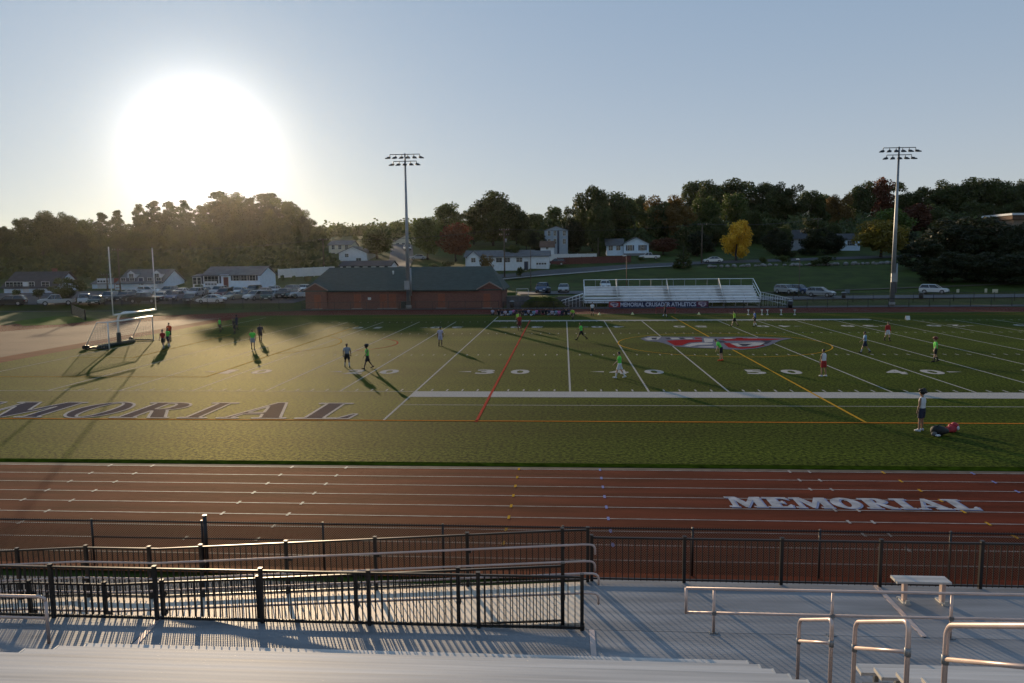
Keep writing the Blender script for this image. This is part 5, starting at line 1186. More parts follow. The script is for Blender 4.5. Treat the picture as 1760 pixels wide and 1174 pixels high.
def tree_proto(nm, seed, H_, rx, shape, lm, trunk=.12, leaf=.46, dens=1.0, tr=.28):
    o = bpy.data.objects.new(nm, None); COL.objects.link(o)
    h0 = H_*trunk; vs, fs, cc = crown_mesh(seed, H_-h0, rx, shape, leaf, dens)
    top = max(v.z for v in vs); s_ = (H_-h0)/top
    mb = MB(); mb.add([(v.x, v.y, h0+v.z*s_) for v in vs], fs, 0); c = mb.build('crown', LM[lm], o, fix=False)
    q = random.Random(seed+5); tb = MB(); ht = H_*(.9 if shape in ('pine', 'spruce') else .62)
    tb.tube([(0, 0, -.5), (0, 0, h0*.4), (q.uniform(-.15, .15), q.uniform(-.15, .15), h0), (q.uniform(-.3, .3), q.uniform(-.3, .3), (h0+ht)/2), (0, 0, ht)], [tr*1.35, tr, tr*.85, tr*.5, tr*.15], 9)
    if shape in ('round', 'oak'):
        for k in q.sample(cc, 9):
            e = Vector((k.x, k.y, h0+k.z*s_)); st = Vector((0, 0, lerp(h0*.8, ht*.8, q.random()))); mdl = st.lerp(e, .5)+Vector((0, 0, .5)); tb.tube([st, mdl, e], [tr*.4, tr*.25, tr*.08], 5)
    tb.build('trunk', M_BARK, o); o['H'] = H_; o['R'] = rx; return o
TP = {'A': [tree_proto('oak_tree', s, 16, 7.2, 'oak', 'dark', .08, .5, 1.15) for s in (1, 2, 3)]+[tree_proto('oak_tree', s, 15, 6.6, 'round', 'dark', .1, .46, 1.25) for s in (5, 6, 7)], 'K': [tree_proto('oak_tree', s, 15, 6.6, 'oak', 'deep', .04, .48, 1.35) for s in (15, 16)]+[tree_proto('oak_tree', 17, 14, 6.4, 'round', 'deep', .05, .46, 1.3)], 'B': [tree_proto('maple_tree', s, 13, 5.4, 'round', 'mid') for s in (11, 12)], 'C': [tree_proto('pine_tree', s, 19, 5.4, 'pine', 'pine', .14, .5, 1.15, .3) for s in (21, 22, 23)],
      'D': [tree_proto('maple_tree', 31, 9, 4.8, 'wild', 'yellow', .14, .34, 1.4)], 'E': [tree_proto('maple_tree', 41, 11, 4.6, 'round', 'red')], 'O': [tree_proto('oak_tree', s, 16, 6.0, 'oak', 'orange') for s in (51, 52)], 'F': [tree_proto('maple_tree', 61, 12, 5.0, 'round', 'bright')],
      'Y': [tree_proto('maple_tree', 71, 10, 5.8, 'round', 'olive', .16)], 'G': [tree_proto('spruce_tree', 81, 8, 2.6, 'spruce', 'dark', .05, .34)], 'S': [tree_proto('shrub', 91, 2.2, 1.6, 'shrub', 'dark', .05, .26, 1.0, .08)], 'T': [tree_proto('shrub', 93, 4.2, 2.2, 'shrub', 'orange', .2, .3, .8, .1)]}
tused = {}
def tree(kind, u, vt, Y, wpx=None, label=None, group=None, vb=None, cat='tree'):
    base = ground_at(u, Y); 
    if vb: base = T(u, vb); Y = base.y
    h = max(1.2, AY(u, vt, Y).z-base.z); lst = TP[kind]; n = tused.get(kind, 0); tused[kind] = n+1; src = lst[n % len(lst)]
    o = src if n < len(lst) else copy_tree(src)
    s_ = h/src['H']; dist = (Vector((CX, CY, CZ))-base).length
    sx = (wpx/2*dist/F)/src['R'] if wpx else s_*R_.uniform(.85, 1.15)
    o.location = base; o.scale = (sx, sx*R_.uniform(.9, 1.1), s_); o.rotation_euler = (0, 0, R_.uniform(0, 6.28)); tag(o, label, cat, group)
KN = {'K': 'deep green oak', 'A': 'dark oak', 'B': 'green maple', 'C': 'tall pine', 'E': 'russet maple', 'O': 'bronze oak', 'G': 'dark spruce', 'F': 'bright green maple', 'Y': 'olive yellow maple', 'D': 'golden maple'}
ORD = ['first', 'second', 'third', 'fourth', 'fifth', 'sixth', 'seventh', 'eighth', 'ninth', 'tenth', 'eleventh', 'twelfth', 'thirteenth', 'fourteenth', 'fifteenth', 'sixteenth', 'seventeenth', 'eighteenth', 'nineteenth', 'twentieth', 'twenty-first', 'twenty-second', 'twenty-third', 'twenty-fourth', 'twenty-fifth', 'twenty-sixth', 'twenty-seventh', 'twenty-eighth', 'twenty-ninth', 'thirtieth']
def row(where, group, items):
    cnt = {}
    for it in sorted(items, key=lambda q: q[1]):
        k = cnt.get(it[0], 0); cnt[it[0]] = k+1
        w = it[4] if len(it) > 4 else None; tot = sum(1 for z_ in items if z_[0] == it[0])
        lab = ('%s from the left among the %ss %s' % (ORD[k], KN[it[0]], where)) if tot > 1 else ('the only %s %s' % (KN[it[0]], where))
        tree(it[0], it[1], it[2], it[3], w, lab, group)
row('along the skyline behind the parking lot', 'skyline trees of the left wood', [('A', -20, 392, 205), ('A', 12, 388, 205), ('A', 45, 372, 212), ('A', 85, 361, 214), ('A', 118, 364, 218), ('B', 152, 374, 218), ('C', 180, 364, 225), ('C', 206, 360, 228), ('C', 244, 350, 235), ('C', 268, 344, 240), ('C', 296, 345, 240), ('C', 322, 343, 238), ('C', 350, 352, 240), ('C', 382, 327, 244, 70), ('A', 404, 330, 246), ('C', 434, 338, 246), ('C', 464, 330, 242, 64), ('A', 486, 340, 238), ('A', 508, 352, 232), ('A', 530, 370, 226), ('A', 548, 388, 220)])
row('in front of the parking lot wood', 'front trees of the left wood', [('A', 5, 420, 160), ('A', 40, 412, 166), ('A', 75, 405, 172), ('A', 112, 402, 176), ('A', 140, 398, 178), ('A', 172, 402, 176), ('A', 205, 400, 184), ('B', 235, 396, 188), ('A', 262, 388, 190), ('A', 295, 386, 192), ('A', 328, 388, 194), ('A', 362, 380, 196), ('A', 395, 382, 197), ('A', 428, 378, 198), ('A', 460, 376, 200), ('A', 492, 385, 198), ('A', 522, 400, 194), ('A', 545, 415, 188), ('A', 20, 445, 138), ('A', 118, 440, 142), ('A', 145, 446, 146), ('A', 305, 432, 150), ('A', 318, 446, 140), ('A', 462, 432, 154), ('A', 490, 436, 158), ('A', 525, 438, 160), ('A', 285, 440, 146)])
row('between mast and tall pale house', 'trees at the centre of the hillside', [('B', 648, 388, 172, 62), ('B', 612, 404, 225), ('B', 586, 402, 250), ('A', 666, 402, 240), ('A', 690, 412, 300), ('B', 735, 372, 168, 70), ('E', 783, 381, 162, 58), ('B', 772, 345, 205, 60), ('A', 848, 328, 205, 100), ('A', 815, 352, 210), ('A', 888, 352, 212), ('A', 905, 392, 190), ('B', 918, 366, 240), ('B', 952, 352, 250)])
row('between tall house and golden tree', 'trees right of centre on the hillside', [('A', 1018, 318, 190, 78), ('A', 1058, 328, 205), ('A', 985, 352, 215), ('A', 1030, 350, 176, 60), ('B', 1078, 338, 240), ('A', 1100, 334, 270), ('A', 1128, 345, 205, 60), ('O', 1142, 334, 208, 74), ('O', 1168, 352, 200, 66), ('A', 1192, 310, 285), ('A', 1218, 308, 270), ('B', 1212, 335, 225), ('E', 1140, 408, 172, 52), ('A', 1200, 378, 190), ('A', 1230, 372, 196), ('A', 1180, 388, 182), ('A', 1245, 306, 280)])
row('on the ridge beyond the golden tree', 'trees of the right hand wood', [('A', 1275, 310, 285), ('B', 1262, 330, 240), ('A', 1302, 312, 270), ('A', 1292, 360, 205), ('A', 1335, 312, 255, 50), ('A', 1362, 316, 252, 46), ('A', 1388, 326, 262), ('B', 1412, 330, 262), ('A', 1330, 375, 196), ('A', 1345, 385, 178), ('A', 1395, 372, 192), ('A', 1412, 392, 176), ('O', 1440, 332, 245), ('A', 1430, 380, 190), ('A', 1474, 310, 262, 50), ('E', 1505, 303, 265, 52), ('A', 1530, 312, 270), ('F', 1528, 357, 205, 70), ('E', 1570, 348, 215, 54), ('A', 1562, 328, 262), ('A', 1590, 318, 262), ('A', 1622, 308, 262), ('A', 1655, 305, 258, 70), ('A', 1690, 305, 260, 66), ('A', 1722, 310, 255), ('A', 1752, 306, 255), ('A', 1780, 312, 250), ('A', 1600, 350, 225), ('A', 1670, 345, 220), ('A', 1720, 350, 215)])
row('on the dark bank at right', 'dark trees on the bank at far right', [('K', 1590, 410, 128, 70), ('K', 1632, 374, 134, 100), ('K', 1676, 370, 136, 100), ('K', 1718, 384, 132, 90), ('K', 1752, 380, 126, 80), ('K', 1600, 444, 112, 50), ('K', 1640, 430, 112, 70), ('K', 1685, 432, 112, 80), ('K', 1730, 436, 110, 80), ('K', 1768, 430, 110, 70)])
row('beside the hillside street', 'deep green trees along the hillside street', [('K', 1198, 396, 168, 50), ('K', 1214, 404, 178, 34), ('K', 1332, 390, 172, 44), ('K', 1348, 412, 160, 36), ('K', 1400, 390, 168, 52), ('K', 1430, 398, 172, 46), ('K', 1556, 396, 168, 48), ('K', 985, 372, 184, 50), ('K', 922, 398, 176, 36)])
tree('D', 1265, 377, 152, 68, 'golden yellow maple glowing on the hillside above the lawn')
tree('Y', 1514, 376, 158, 86, 'broad olive yellow tree behind the right floodlight mast')
tree('G', 1174, 414, 135, 36, 'small dark spruce on the lawn beside the street')
tree('T', 836, 436, 118, 30, 'small orange leaved tree in front of the white ranch house')
SH = 'shrubs and hedges'
for kx, (k, u, vt, vb, w, lab) in enumerate([('S', 28, 497, 513, 18, 'dark shrub left of the far left ranch house door'), ('S', 66, 496, 513, 26, 'dark shrub under the right end of the far left ranch house'), ('A', 118, 476, 522, 52, 'rounded brown green tree between the far left ranch and the garage'), ('S', 1420, 438, 456, 36, 'dark bush among the boulders on the slope'), ('S', 1402, 446, 457, 20, 'low bush left of the dark one on the slope'),
      ('S', 400, 492, 506, 14, 'round shrub right of the blue ranch door'), ('S', 441, 490, 506, 14, 'round shrub at the right corner of the blue ranch'), ('S', 343, 487, 506, 16, 'green shrub in front of the sun room'), ('S', 486, 472, 484, 10, 'small shrub before the white fence, left one'), ('S', 506, 473, 484, 8, 'pointed small shrub in the middle of the white fence'), ('S', 530, 474, 486, 14, 'shrub at the right part of the white fence'),
      ('S', 895, 458, 477, 16, 'dark shrub where the street meets the lawn'), ('S', 870, 447, 459, 18, 'shrub in front of the white ranch windows'), ('S', 850, 449, 459, 14, 'clipped shrub left of the white ranch windows'), ('S', 1100, 442, 449, 16, 'shrub beside the white pickup'), ('S', 770, 448, 462, 24, 'low shrub under the russet maple'), ('S', 745, 452, 464, 26, 'low shrub beside the street at the field house roof'), ('S', 1655, 452, 466, 30, 'bush below the dark trees at far right'), ('S', 1345, 438, 452, 26, 'bush right of the golden maple'), ('S', 815, 446, 460, 22, 'shrub under the front gable of the white ranch'), ('S', 905, 446, 460, 20, 'shrub left of the white ranch garage door'), ('A', 882, 420, 462, 34, 'small dark tree in front of the white ranch roof'), ('S', 1310, 440, 454, 20, 'small bush under the golden maple')]):
    tree(k, u, vt, 0, w, lab, SH, vb, 'shrub' if k == 'S' else 'tree')
def leafy(name, seed, spots, lm, leaf, label, cat, kind=None, n=130):
    """spots: (x, y, z, radius, height): clumps of leaf-sized faces standing on the ground, one mesh"""
    q = random.Random(seed); mb = MB()
    for x, y, z, r_, h in spots:
        for i in range(n):
            d = Vector((q.gauss(0, 1), q.gauss(0, 1), q.gauss(0, 1))).normalized(); f = q.uniform(.5, 1.1); c = Vector((x+d.x*r_*f, y+d.y*r_*f, z+h*.45+d.z*h*.55*f))
            a = Vector((q.gauss(0, 1), q.gauss(0, 1), q.gauss(0, 1))).normalized(); b = a.orthogonal().normalized(); s_ = leaf*q.uniform(.6, 1.4)
            mb.add([c-a*s_, c-b*s_*.7, c+a*s_, c+b*s_*.7], [(0, 1, 2, 3)])
    o = mb.build(name, LM[lm], fix=False); return tag(o, label, cat, None, kind)
q = random.Random(77); sp = []
for (u0, u1, Y0_, Y1_, n, hh) in ((-60, 470, 128, 225, 240, 4.5), (470, 565, 142, 235, 70, 4.5), (-60, 560, 235, 275, 60, 7)):
    for i in range(n):
        p = ground_at(q.uniform(u0, u1), q.uniform(Y0_, Y1_)); sp.append((p.x, p.y, p.z-.3, q.uniform(2.2, 4.2), q.uniform(.5, 1)*hh))
leafy('undergrowth', 5, sp, 'dark', .62, 'dark undergrowth filling the wood behind the parking lot', 'undergrowth', 'stuff', 90)
sp = []
for (u0, u1, Y0_, Y1_, n, hh) in ((1090, 1820, 192, 300, 330, 8), (640, 1100, 222, 300, 150, 8), (1560, 1800, 165, 195, 40, 6), (560, 700, 280, 340, 30, 7)):
    for i in range(n):
        p = ground_at(q.uniform(u0, u1), q.uniform(Y0_, Y1_)); sp.append((p.x, p.y, p.z-.3, q.uniform(2.5, 4.6), q.uniform(.5, 1)*hh))
leafy('undergrowth', 6, sp, 'dark', .66, 'dark undergrowth filling the wooded ridge at right', 'undergrowth', 'stuff', 90)
leafy('hedge', 8, [(-17.3+dx*.42, 75.25+q.uniform(-.3, .3), 0, .55, 1.75*math.sqrt(max(.05, 1-(dx/7.2)**2))) for dx in range(-7, 8)], 'mid', .11, 'rounded dark hedge mound between the field house and the bleachers', 'hedge', None, 500)
# ------------------------------------------------------------------ people
def remesh(mb, vox, smooth=2):
    me = mb.mesh('tmp', [bpy.data.materials.new('x')]); bm = bmesh.new(); bm.from_mesh(me); bmesh.ops.recalc_face_normals(bm, faces=bm.faces); bm.to_mesh(me); bm.free()
    o = bpy.data.objects.new('tmp', me); COL.objects.link(o); m = o.modifiers.new('r', 'REMESH'); m.mode = 'VOXEL'; m.voxel_size = vox; m.use_smooth_shade = True
    if smooth: k = o.modifiers.new('s', 'SMOOTH'); k.factor = .5; k.iterations = smooth
    dg = bpy.context.evaluated_depsgraph_get(); out = bpy.data.meshes.new_from_object(o.evaluated_get(dg)); bpy.data.objects.remove(o); bpy.data.meshes.remove(me); out.materials.clear(); return out
def cap(mb, pts, rs, n=10):              # round-ended tapered limb
    P_ = [Vector(p) for p in pts]; d0 = (P_[0]-P_[1]).normalized(); d1 = (P_[-1]-P_[-2]).normalized()
    pp = [P_[0]+d0*rs[0]*.9, P_[0]+d0*rs[0]*.55]+P_+[P_[-1]+d1*rs[-1]*.55, P_[-1]+d1*rs[-1]*.9]; rr = [rs[0]*.3, rs[0]*.8]+list(rs)+[rs[-1]*.8, rs[-1]*.3]
    mb.tube(pp, rr, n)
SKIN = {'light': mat('light skin', (.42, .25, .17), .55, var=.06), 'tan': mat('tan skin', (.28, .15, .09), .55, var=.06), 'brown': mat('brown skin', (.12, .062, .038), .55, var=.06)}
HAIR = {'black': mat('black hair', (.008, .007, .006), .6), 'brown': mat('brown hair', (.035, .020, .012), .6), 'red': mat('red brown hair', (.12, .022, .014), .6)}
CL = {n: mat('cloth '+n, c, .85, var=.10, vscale=9, bump=.25, bscale=40) for n, c in dict(neon=(.12, .62, .08), lime=(.34, .62, .06), white=(.60, .60, .62), red=(.34, .022, .018), orange=(.68, .085, .02), navy=(.016, .020, .045), black=(.010, .010, .011), grey=(.26, .28, .32), blue=(.06, .16, .42), pink=(.48, .14, .32), lilac=(.40, .36, .46), maroon=(.13, .018, .022), sky=(.20, .34, .5)).items()}
M_EYE = mat('eye', (.01, .01, .01), .2)
def person(loc, face, label, shirt='neon', shorts='black', skin='tan', hair='black', hl='short', legs=((18, 6), (-16, 22)), arms=((-18, 20, 8), (20, 20, 8)), lean=4, h=1.74, sleeve=True, socks='white', shoes='black', vox=.02, seat=False, headturn=0, bib=None, group=None, splay=4, cat='person', cap_=None):
    """legs: (hip pitch forward, knee bend) left then right; arms: (shoulder pitch forward, elbow bend, outwards); local x forward, y left"""
    k = h/1.75; hip = Vector((0, 0, .93*k)); RL = Matrix.Rotation(rad(lean), 3, 'Y')
    def U(x, y, z): return hip+RL @ Vector((x*k, y*k, (z-.93)*k))
    body = MB()
    def torso(mb, g, z0=.86, z1=1.46):
        rows_ = [(.84, .085, .135), (.93, .105, .160), (1.02, .098, .148), (1.12, .10, .150), (1.24, .112, .168), (1.34, .108, .178), (1.42, .085, .150), (1.47, .06, .085)]
        rg = []
        for z, rx, ry in rows_:
            if z < z0-.03 or z > z1+.03: continue
            rg.append([U((rx+g)*cos(a), (ry+g)*sin(a), z) for a in [2*PI*i/14 for i in range(14)]])
        mb.loft(rg)
    torso(body, 0)
    cap(body, [U(0, 0, 1.42), U(.01, 0, 1.53)], [.056*k, .05*k])
    hc = U(.025, 0, 1.635); Hr = RL @ Matrix.Rotation(rad(headturn), 3, 'Z')
    body.ball(hc, (.092*k, .074*k, .115*k), 14, 10, M=Hr)
    body.ball(hc+Hr @ Vector((.02, 0, -.06))*k, (.068*k, .055*k, .06*k), 10, 7, M=Hr)
    body.ball(hc+Hr @ Vector((.094, 0, -.018))*k, (.02*k, .014*k, .024*k), 8, 5, M=Hr)
    for s in (1, -1): body.ball(hc+Hr @ Vector((-.005, s*.076, -.01))*k, (.02*k, .011*k, .032*k), 7, 5, M=Hr)
    sh = MB(); st = MB(); so_ = MB(); sk = MB(); fg = MB()
    torso(sh, .020*k, .86, 1.44); torso(st, .022*k, .80, 1.0)
    for i, s in enumerate((1, -1)):
        hp, kn = legs[i]; a = rad(hp); b = rad(hp-kn); sp = sin(rad(splay))*s
        J = Vector((0, s*.092*k, .90*k)); K = J+Vector((sin(a), sp, -cos(a)))*.42*k; A = K+Vector((sin(b), sp*.5, -cos(b)))*.42*k
        cap(body, [J, J.lerp(K, .4), K, K.lerp(A, .3), A], [.088*k, .080*k, .055*k, .056*k, .036*k])
        f = rad(hp-kn)*.5 if hp < 0 else rad(hp-kn)*.8
        fd = Vector((cos(f), 0, sin(f))); dn = Vector((sin(f), 0, -cos(f)))
        cap(body, [A+dn*.03*k, A+dn*.045*k+fd*.13*k], [.036*k, .03*k], 8)
        q = A+dn*.042*k; ru = []
        for x, w, hh in ((-.075, .026, .05), (-.05, .040, .085), (.02, .043, .085), (.10, .048, .062), (.16, .044, .05), (.195, .024, .03)):
            ru.append([q+fd*x*k+Vector((0, ww*w*k, 0))-dn*(zz_*k) for ww, zz_ in ((-1, -.035), (1, -.035), (1, hh*.5-.01), (.6, hh-.02), (-.6, hh-.02), (-1, hh*.5-.01))])
        so_.loft(ru, 0, True)
        cap(sk, [K.lerp(A, .42), K.lerp(A, .6), A], [.058*k, .053*k, .042*k])
        lo = K if seat else J.lerp(K, .80)
        st.tube([J+Vector((0, 0, .06*k)), J.lerp(K, .3), lo], [.098*k, .106*k, .102*k], 12)
        ar = arms[i]; S_ = U(0, s*.190, 1.405); ta = rad(ar[0]); ou = rad(ar[2])
        d1 = RL @ Vector((sin(ta)*cos(ou), s*sin(ou), -cos(ta)*cos(ou))); E_ = S_+d1*.285*k; tb = ta+rad(ar[1])
        d2 = RL @ Vector((sin(tb)*cos(ou*.5), s*sin(ou*.5)*.6, -cos(tb)*cos(ou*.5))); Wr = E_+d2*.25*k
        cap(body, [S_+Vector((0, -s*.03*k, 0)), S_.lerp(E_, .35), E_, E_.lerp(Wr, .35), Wr], [.052*k, .047*k, .037*k, .038*k, .026*k])
        sd_ = Vector((0, 1, 0)) if abs(d2.y) < .9 else Vector((1, 0, 0)); pn = d2.cross(sd_).normalized(); sd_ = pn.cross(d2).normalized()
        pm = Wr+d2*.055*k; body.loft([[Wr+d2*(t_*k)+sd_*(w*k*x)+pn*(.014*k*y) for x, y in ((-1, -.6), (0, -1), (1, -.6), (1, .6), (0, 1), (-1, .6))] for t_, w in ((-.01, .024), (.03, .036), (.085, .040), (.098, .030))])
        for j, (w, ln) in enumerate(((-.030, .066), (-.010, .080), (.010, .075), (.029, .058))):
            p0 = Wr+d2*.088*k+sd_*w*k; p1 = p0+d2*ln*.5*k-pn*.006*k; p2 = p1+d2*ln*.45*k-pn*.022*k; fg.tube([p0, p1, p2], [.0095*k, .009*k, .007*k], 6)
        p0 = Wr+d2*.03*k-sd_*.032*k; fg.tube([p0, p0+d2*.03*k-sd_*.03*k-pn*.01*k, p0+d2*.062*k-sd_*.038*k-pn*.02*k], [.012*k, .0105*k, .008*k], 6)
        if sleeve: sh.tube([S_+Vector((0, -s*.05*k, .02*k)), S_.lerp(E_, .3), S_.lerp(E_, .72)], [.074*k, .070*k, .066*k], 12)
        elif sleeve is None: sh.tube([S_+Vector((0, -s*.05*k, .02*k)), S_.lerp(E_, .4), E_, E_.lerp(Wr, .93)], [.074*k, .064*k, .054*k, .042*k], 12)
    hm = MB()
    if hl == 'short': hm.ball(hc+Hr @ Vector((-.018, 0, .030))*k, (.097*k, .083*k, .100*k), 12, 8, M=Hr); 
    elif hl == 'curly':
        q_ = random.Random(int(loc[0]*100) & 255)
        for i in range(34):
            a = q_.uniform(0, 6.28); z_ = q_.uniform(-.2, 1); r_ = math.sqrt(max(0, 1-z_*z_)); hm.ball(hc+Hr @ Vector((-.03+.135*r_*cos(a), .14*r_*sin(a), .07+.125*z_))*k, q_.uniform(.04, .06)*k, 7, 5)
        hm.ball(hc+Hr @ Vector((-.03, 0, .07))*k, .128*k, 10, 7)
    elif hl == 'long':
        hm.ball(hc+Hr @ Vector((-.02, 0, .030))*k, (.098*k, .085*k, .100*k), 12, 8, M=Hr); cap(hm, [hc+Hr @ Vector((-.075, 0, .0))*k, hc+Hr @ Vector((-.10, 0, -.16))*k], [.06*k, .045*k])
    bm_ = remesh(body, vox*k*.75, 1); fb = fg.mesh('fg', []); me = bmesh.new(); me.from_mesh(bm_); me.from_mesh(fb); me.to_mesh(bm_); me.free(); bm_.materials.append(SKIN[skin])
    zmin = min(v.co.z for v in bm_.vertices)
    for v in so_.v: zmin = min(zmin, v[2])
    root = thing('person', label, cat, (loc[0], loc[1], (loc[2] if len(loc) > 2 else 0)-(0 if seat else zmin)), rad(face), group)
    bm_.polygons.foreach_set('use_smooth', [True]*len(bm_.polygons)); put('body', bm_, root)
    def add(mbx, nm, m, v_=None, sm=2):
        me = remesh(mbx, v_ or vox*k, sm); me.materials.append(m); return put(nm, me, root)
    so = add(sh, 'shirt', CL[shirt]); add(st, 'shorts', CL[shorts])
    if bib: 
        bb_ = MB(); torso(bb_, .034*k, .92, 1.42); add(bb_, 'bib', CL[bib])
    for x in islands(so_): x.build('shoe', CL[shoes], root)
    if socks:
        for x in islands(sk): x.build('sock', CL[socks], root)
    if hm.v: add(hm, 'hair', HAIR[hair], vox*.8*k)
    if cap_:
        cm = MB(); cm.ball(hc+Hr @ Vector((-.01, 0, .055))*k, (.105*k, .090*k, .078*k), 12, 8, M=Hr); cm.ball(hc+Hr @ Vector((.105, 0, .05))*k, (.075*k, .065*k, .014*k), 10, 6, M=Hr); cm.build('cap', CL[cap_], root)
    ey = MB()
    for s in (1, -1): ey.ball(hc+Hr @ Vector((.083, s*.030, .012))*k, .012*k, 6, 4)
    for x in islands(ey): x.build('eye', M_EYE, root)
    return root
WALK = ((20, 8), (-14, 18)); STAND = ((3, 3), (-4, 4)); RUN = ((42, 50), (-22, 62)); STEP = ((12, 6), (-10, 14)); WIDE = ((24, 6), (-24, 12))
g_ = lambda u, v: tuple(G(u, v)[:2])
PG = 'players training on the field'
person(g_(1583, 741), 128, 'player with large curly hair and white sleeveless top standing beside the two bags', 'white', 'navy', 'tan', 'black', 'curly', ((2, 2), (6, 6)), ((2, 14, 7), (6, 22, 6)), 1, 1.80, False, None, 'white', .014, splay=5, group=PG)
person(g_(1415, 647), 120, 'player in white shirt and red shorts facing away on the 45 yard line', 'white', 'red', 'tan', 'black', 'short', STAND, ((4, 12, 8), (0, 12, 8)), 2, 1.76, False, None, 'white', .016, splay=4, group=PG)
person(g_(1065, 650), 165, 'player in bright green shirt and white shorts walking left beside the number 40', 'neon', 'white', 'light', 'black', 'short', WALK, ((24, 26, 6), (-6, 14, 6)), 3, 1.74, True, 'white', 'white', .016, group=PG)
person(g_(597, 631), -65, 'player in grey shirt and black shorts walking with white socks near the 20', 'grey', 'black', 'brown', 'black', 'short', STEP, ((-12, 16, 16), (14, 18, 16)), 2, 1.74, True, 'white', 'black', .016, group=PG)
person(g_(632, 634), -150, 'player in green shirt and black shorts striding near the number 20', 'neon', 'black', 'brown', 'black', 'curly', WIDE, ((30, 18, 18), (-28, 12, 16)), 3, 1.74, False, None, 'black', .016, group=PG)
person(g_(757, 595), 95, 'player in long white shirt and white shorts seen from behind near the 25 yard line', 'lilac', 'lilac', 'brown', 'black', 'short', STAND, ((4, 30, 10), (2, 30, 10)), 2, 1.72, True, 'black', 'black', .018, group=PG)
person(g_(999, 585), 168, 'player in green shirt and dark trousers running left below the far sideline', 'neon', 'black', 'brown', 'black', 'short', ((34, 12), (-28, 26)), ((30, 60, 6), (-30, 20, 10)), 5, 1.74, True, 'black', 'black', .018, group=PG)
person(g_(1239, 620), 160, 'player in green shirt bending forward beside the midfield emblem', 'neon', 'black', 'light', 'black', 'short', STAND, ((34, 14, 4), (28, 14, 4)), 34, 1.74, True, None, 'orange', .018, group=PG)
person(g_(435, 600), -75, 'player in light green shirt walking toward the camera between two yard lines left of centre', 'neon', 'grey', 'tan', 'brown', 'short', STEP, ((10, 14, 10), (-10, 14, 10)), 2, 1.76, True, None, 'black', .018, group=PG)
person(g_(448, 587), 100, 'player in navy shirt and black shorts beside the light green one', 'navy', 'black', 'brown', 'black', 'short', WALK, ((-16, 20, 12), (16, 16, 12)), 2, 1.76, True, 'black', 'black', .018, group=PG)
person(g_(290, 597), -110, 'player in green shirt at the goal in front of the orange one', 'neon', 'navy', 'tan', 'brown', 'short', STEP, ((8, 14, 10), (-8, 14, 10)), 2, 1.76, True, 'white', 'black', .018, group=PG)
person(g_(281, 600), -100, 'player in dark red shirt and black shorts near the right goal post', 'red', 'black', 'light', 'brown', 'short', STEP, ((-8, 14, 10), (8, 14, 10)), 2, 1.76, True, 'grey', 'black', .018, group=PG)
person(g_(292, 586), -95, 'player in bright orange shirt behind the green one at the goal', 'orange', 'black', 'tan', 'brown', 'short', STAND, ((4, 16, 10), (4, 16, 10)), 2, 1.78, True, 'black', 'black', .018, group=PG)
person(g_(379, 571), -100, 'player in light green shirt standing on the end line left of the dark pair', 'neon', 'black', 'brown', 'black', 'short', RUN, ((20, 40, 10), (-20, 40, 10)), 6, 1.70, False, 'black', 'black', .018, group=PG)
person(g_(403, 574), -120, 'player in black kit leaning by the end line', 'black', 'black', 'brown', 'black', 'short', STEP, ((18, 30, 8), (-18, 14, 8)), 10, 1.70, True, 'black', 'black', .018, group=PG)
person(g_(407, 568), 60, 'player in dark navy kit just behind the leaning one at the end line', 'navy', 'navy', 'brown', 'black', 'short', WALK, ((24, 70, 8), (-10, 20, 8)), 3, 1.78, None, 'black', 'black', .018, group=PG)
person(g_(893, 568), -70, 'player in dark red shirt standing on the red yard line at the far side', 'red', 'maroon', 'brown', 'black', 'short', STAND, ((4, 14, 8), (4, 14, 8)), 2, 1.74, True, 'maroon', 'black', .018, group=PG)
person(g_(891, 562), 100, 'player in lime bib half hidden behind the dark red one', 'lime', 'black', 'light', 'black', 'short', STAND, ((10, 40, 8), (10, 40, 8)), 2, 1.74, True, 'black', 'black', .02, group=PG)
person(g_(986, 550), -120, 'player in lime shirt crouching on the far sideline', 'lime', 'black', 'light', 'brown', 'short', ((70, 95), (40, 80)), ((50, 30, 6), (46, 30, 6)), 38, 1.72, True, 'black', 'black', .02, group=PG)
person(g_(1018, 543), 80, 'man in white shirt and black shorts standing beyond the far sideline near a cone', 'white', 'black', 'light', 'brown', 'short', STAND, ((4, 14, 8), (4, 14, 8)), 1, 1.80, True, 'black', 'black', .02, group=PG)
person(g_(1143, 545), 10, 'player in dark kit walking past the banner at the far side', 'navy', 'black', 'brown', 'black', 'short', WALK, ((20, 20, 8), (-20, 14, 8)), 3, 1.80, True, 'white', 'black', .02, group=PG)
person(g_(1262, 561), 175, 'player in lime shirt with one arm raised beyond the midfield emblem', 'lime', 'black', 'light', 'black', 'short', WIDE, ((95, 20, 20), (-10, 14, 8)), 2, 1.74, True, None, 'black', .018, group=PG)
person(g_(1297, 561), 185, 'player in blue shirt and black shorts at the far side right of the lime one', 'blue', 'black', 'light', 'brown', 'short', STEP, ((24, 24, 8), (-12, 14, 8)), 3, 1.74, True, 'white', 'black', .018, group=PG)
person(g_(1486, 607), 170, 'player in pale blue shirt walking left near the right hash marks', 'sky', 'navy', 'tan', 'black', 'short', WIDE, ((30, 26, 8), (-16, 14, 8)), 2, 1.76, True, 'grey', 'black', .018, group=PG)
person(g_(1525, 586), -70, 'player in red shirt and white shorts below the right mast', 'red', 'white', 'light', 'black', 'short', STEP, ((4, 14, 8), (-4, 14, 8)), 2, 1.74, None, 'black', 'black', .018, group=PG)
person(g_(1607, 622), 175, 'player in green shirt with red brown hair walking left at the right side', 'neon', 'black', 'light', 'red', 'curly', STEP, ((10, 22, 6), (-4, 14, 6)), 3, 1.74, True, 'black', 'black', .018, group=PG)
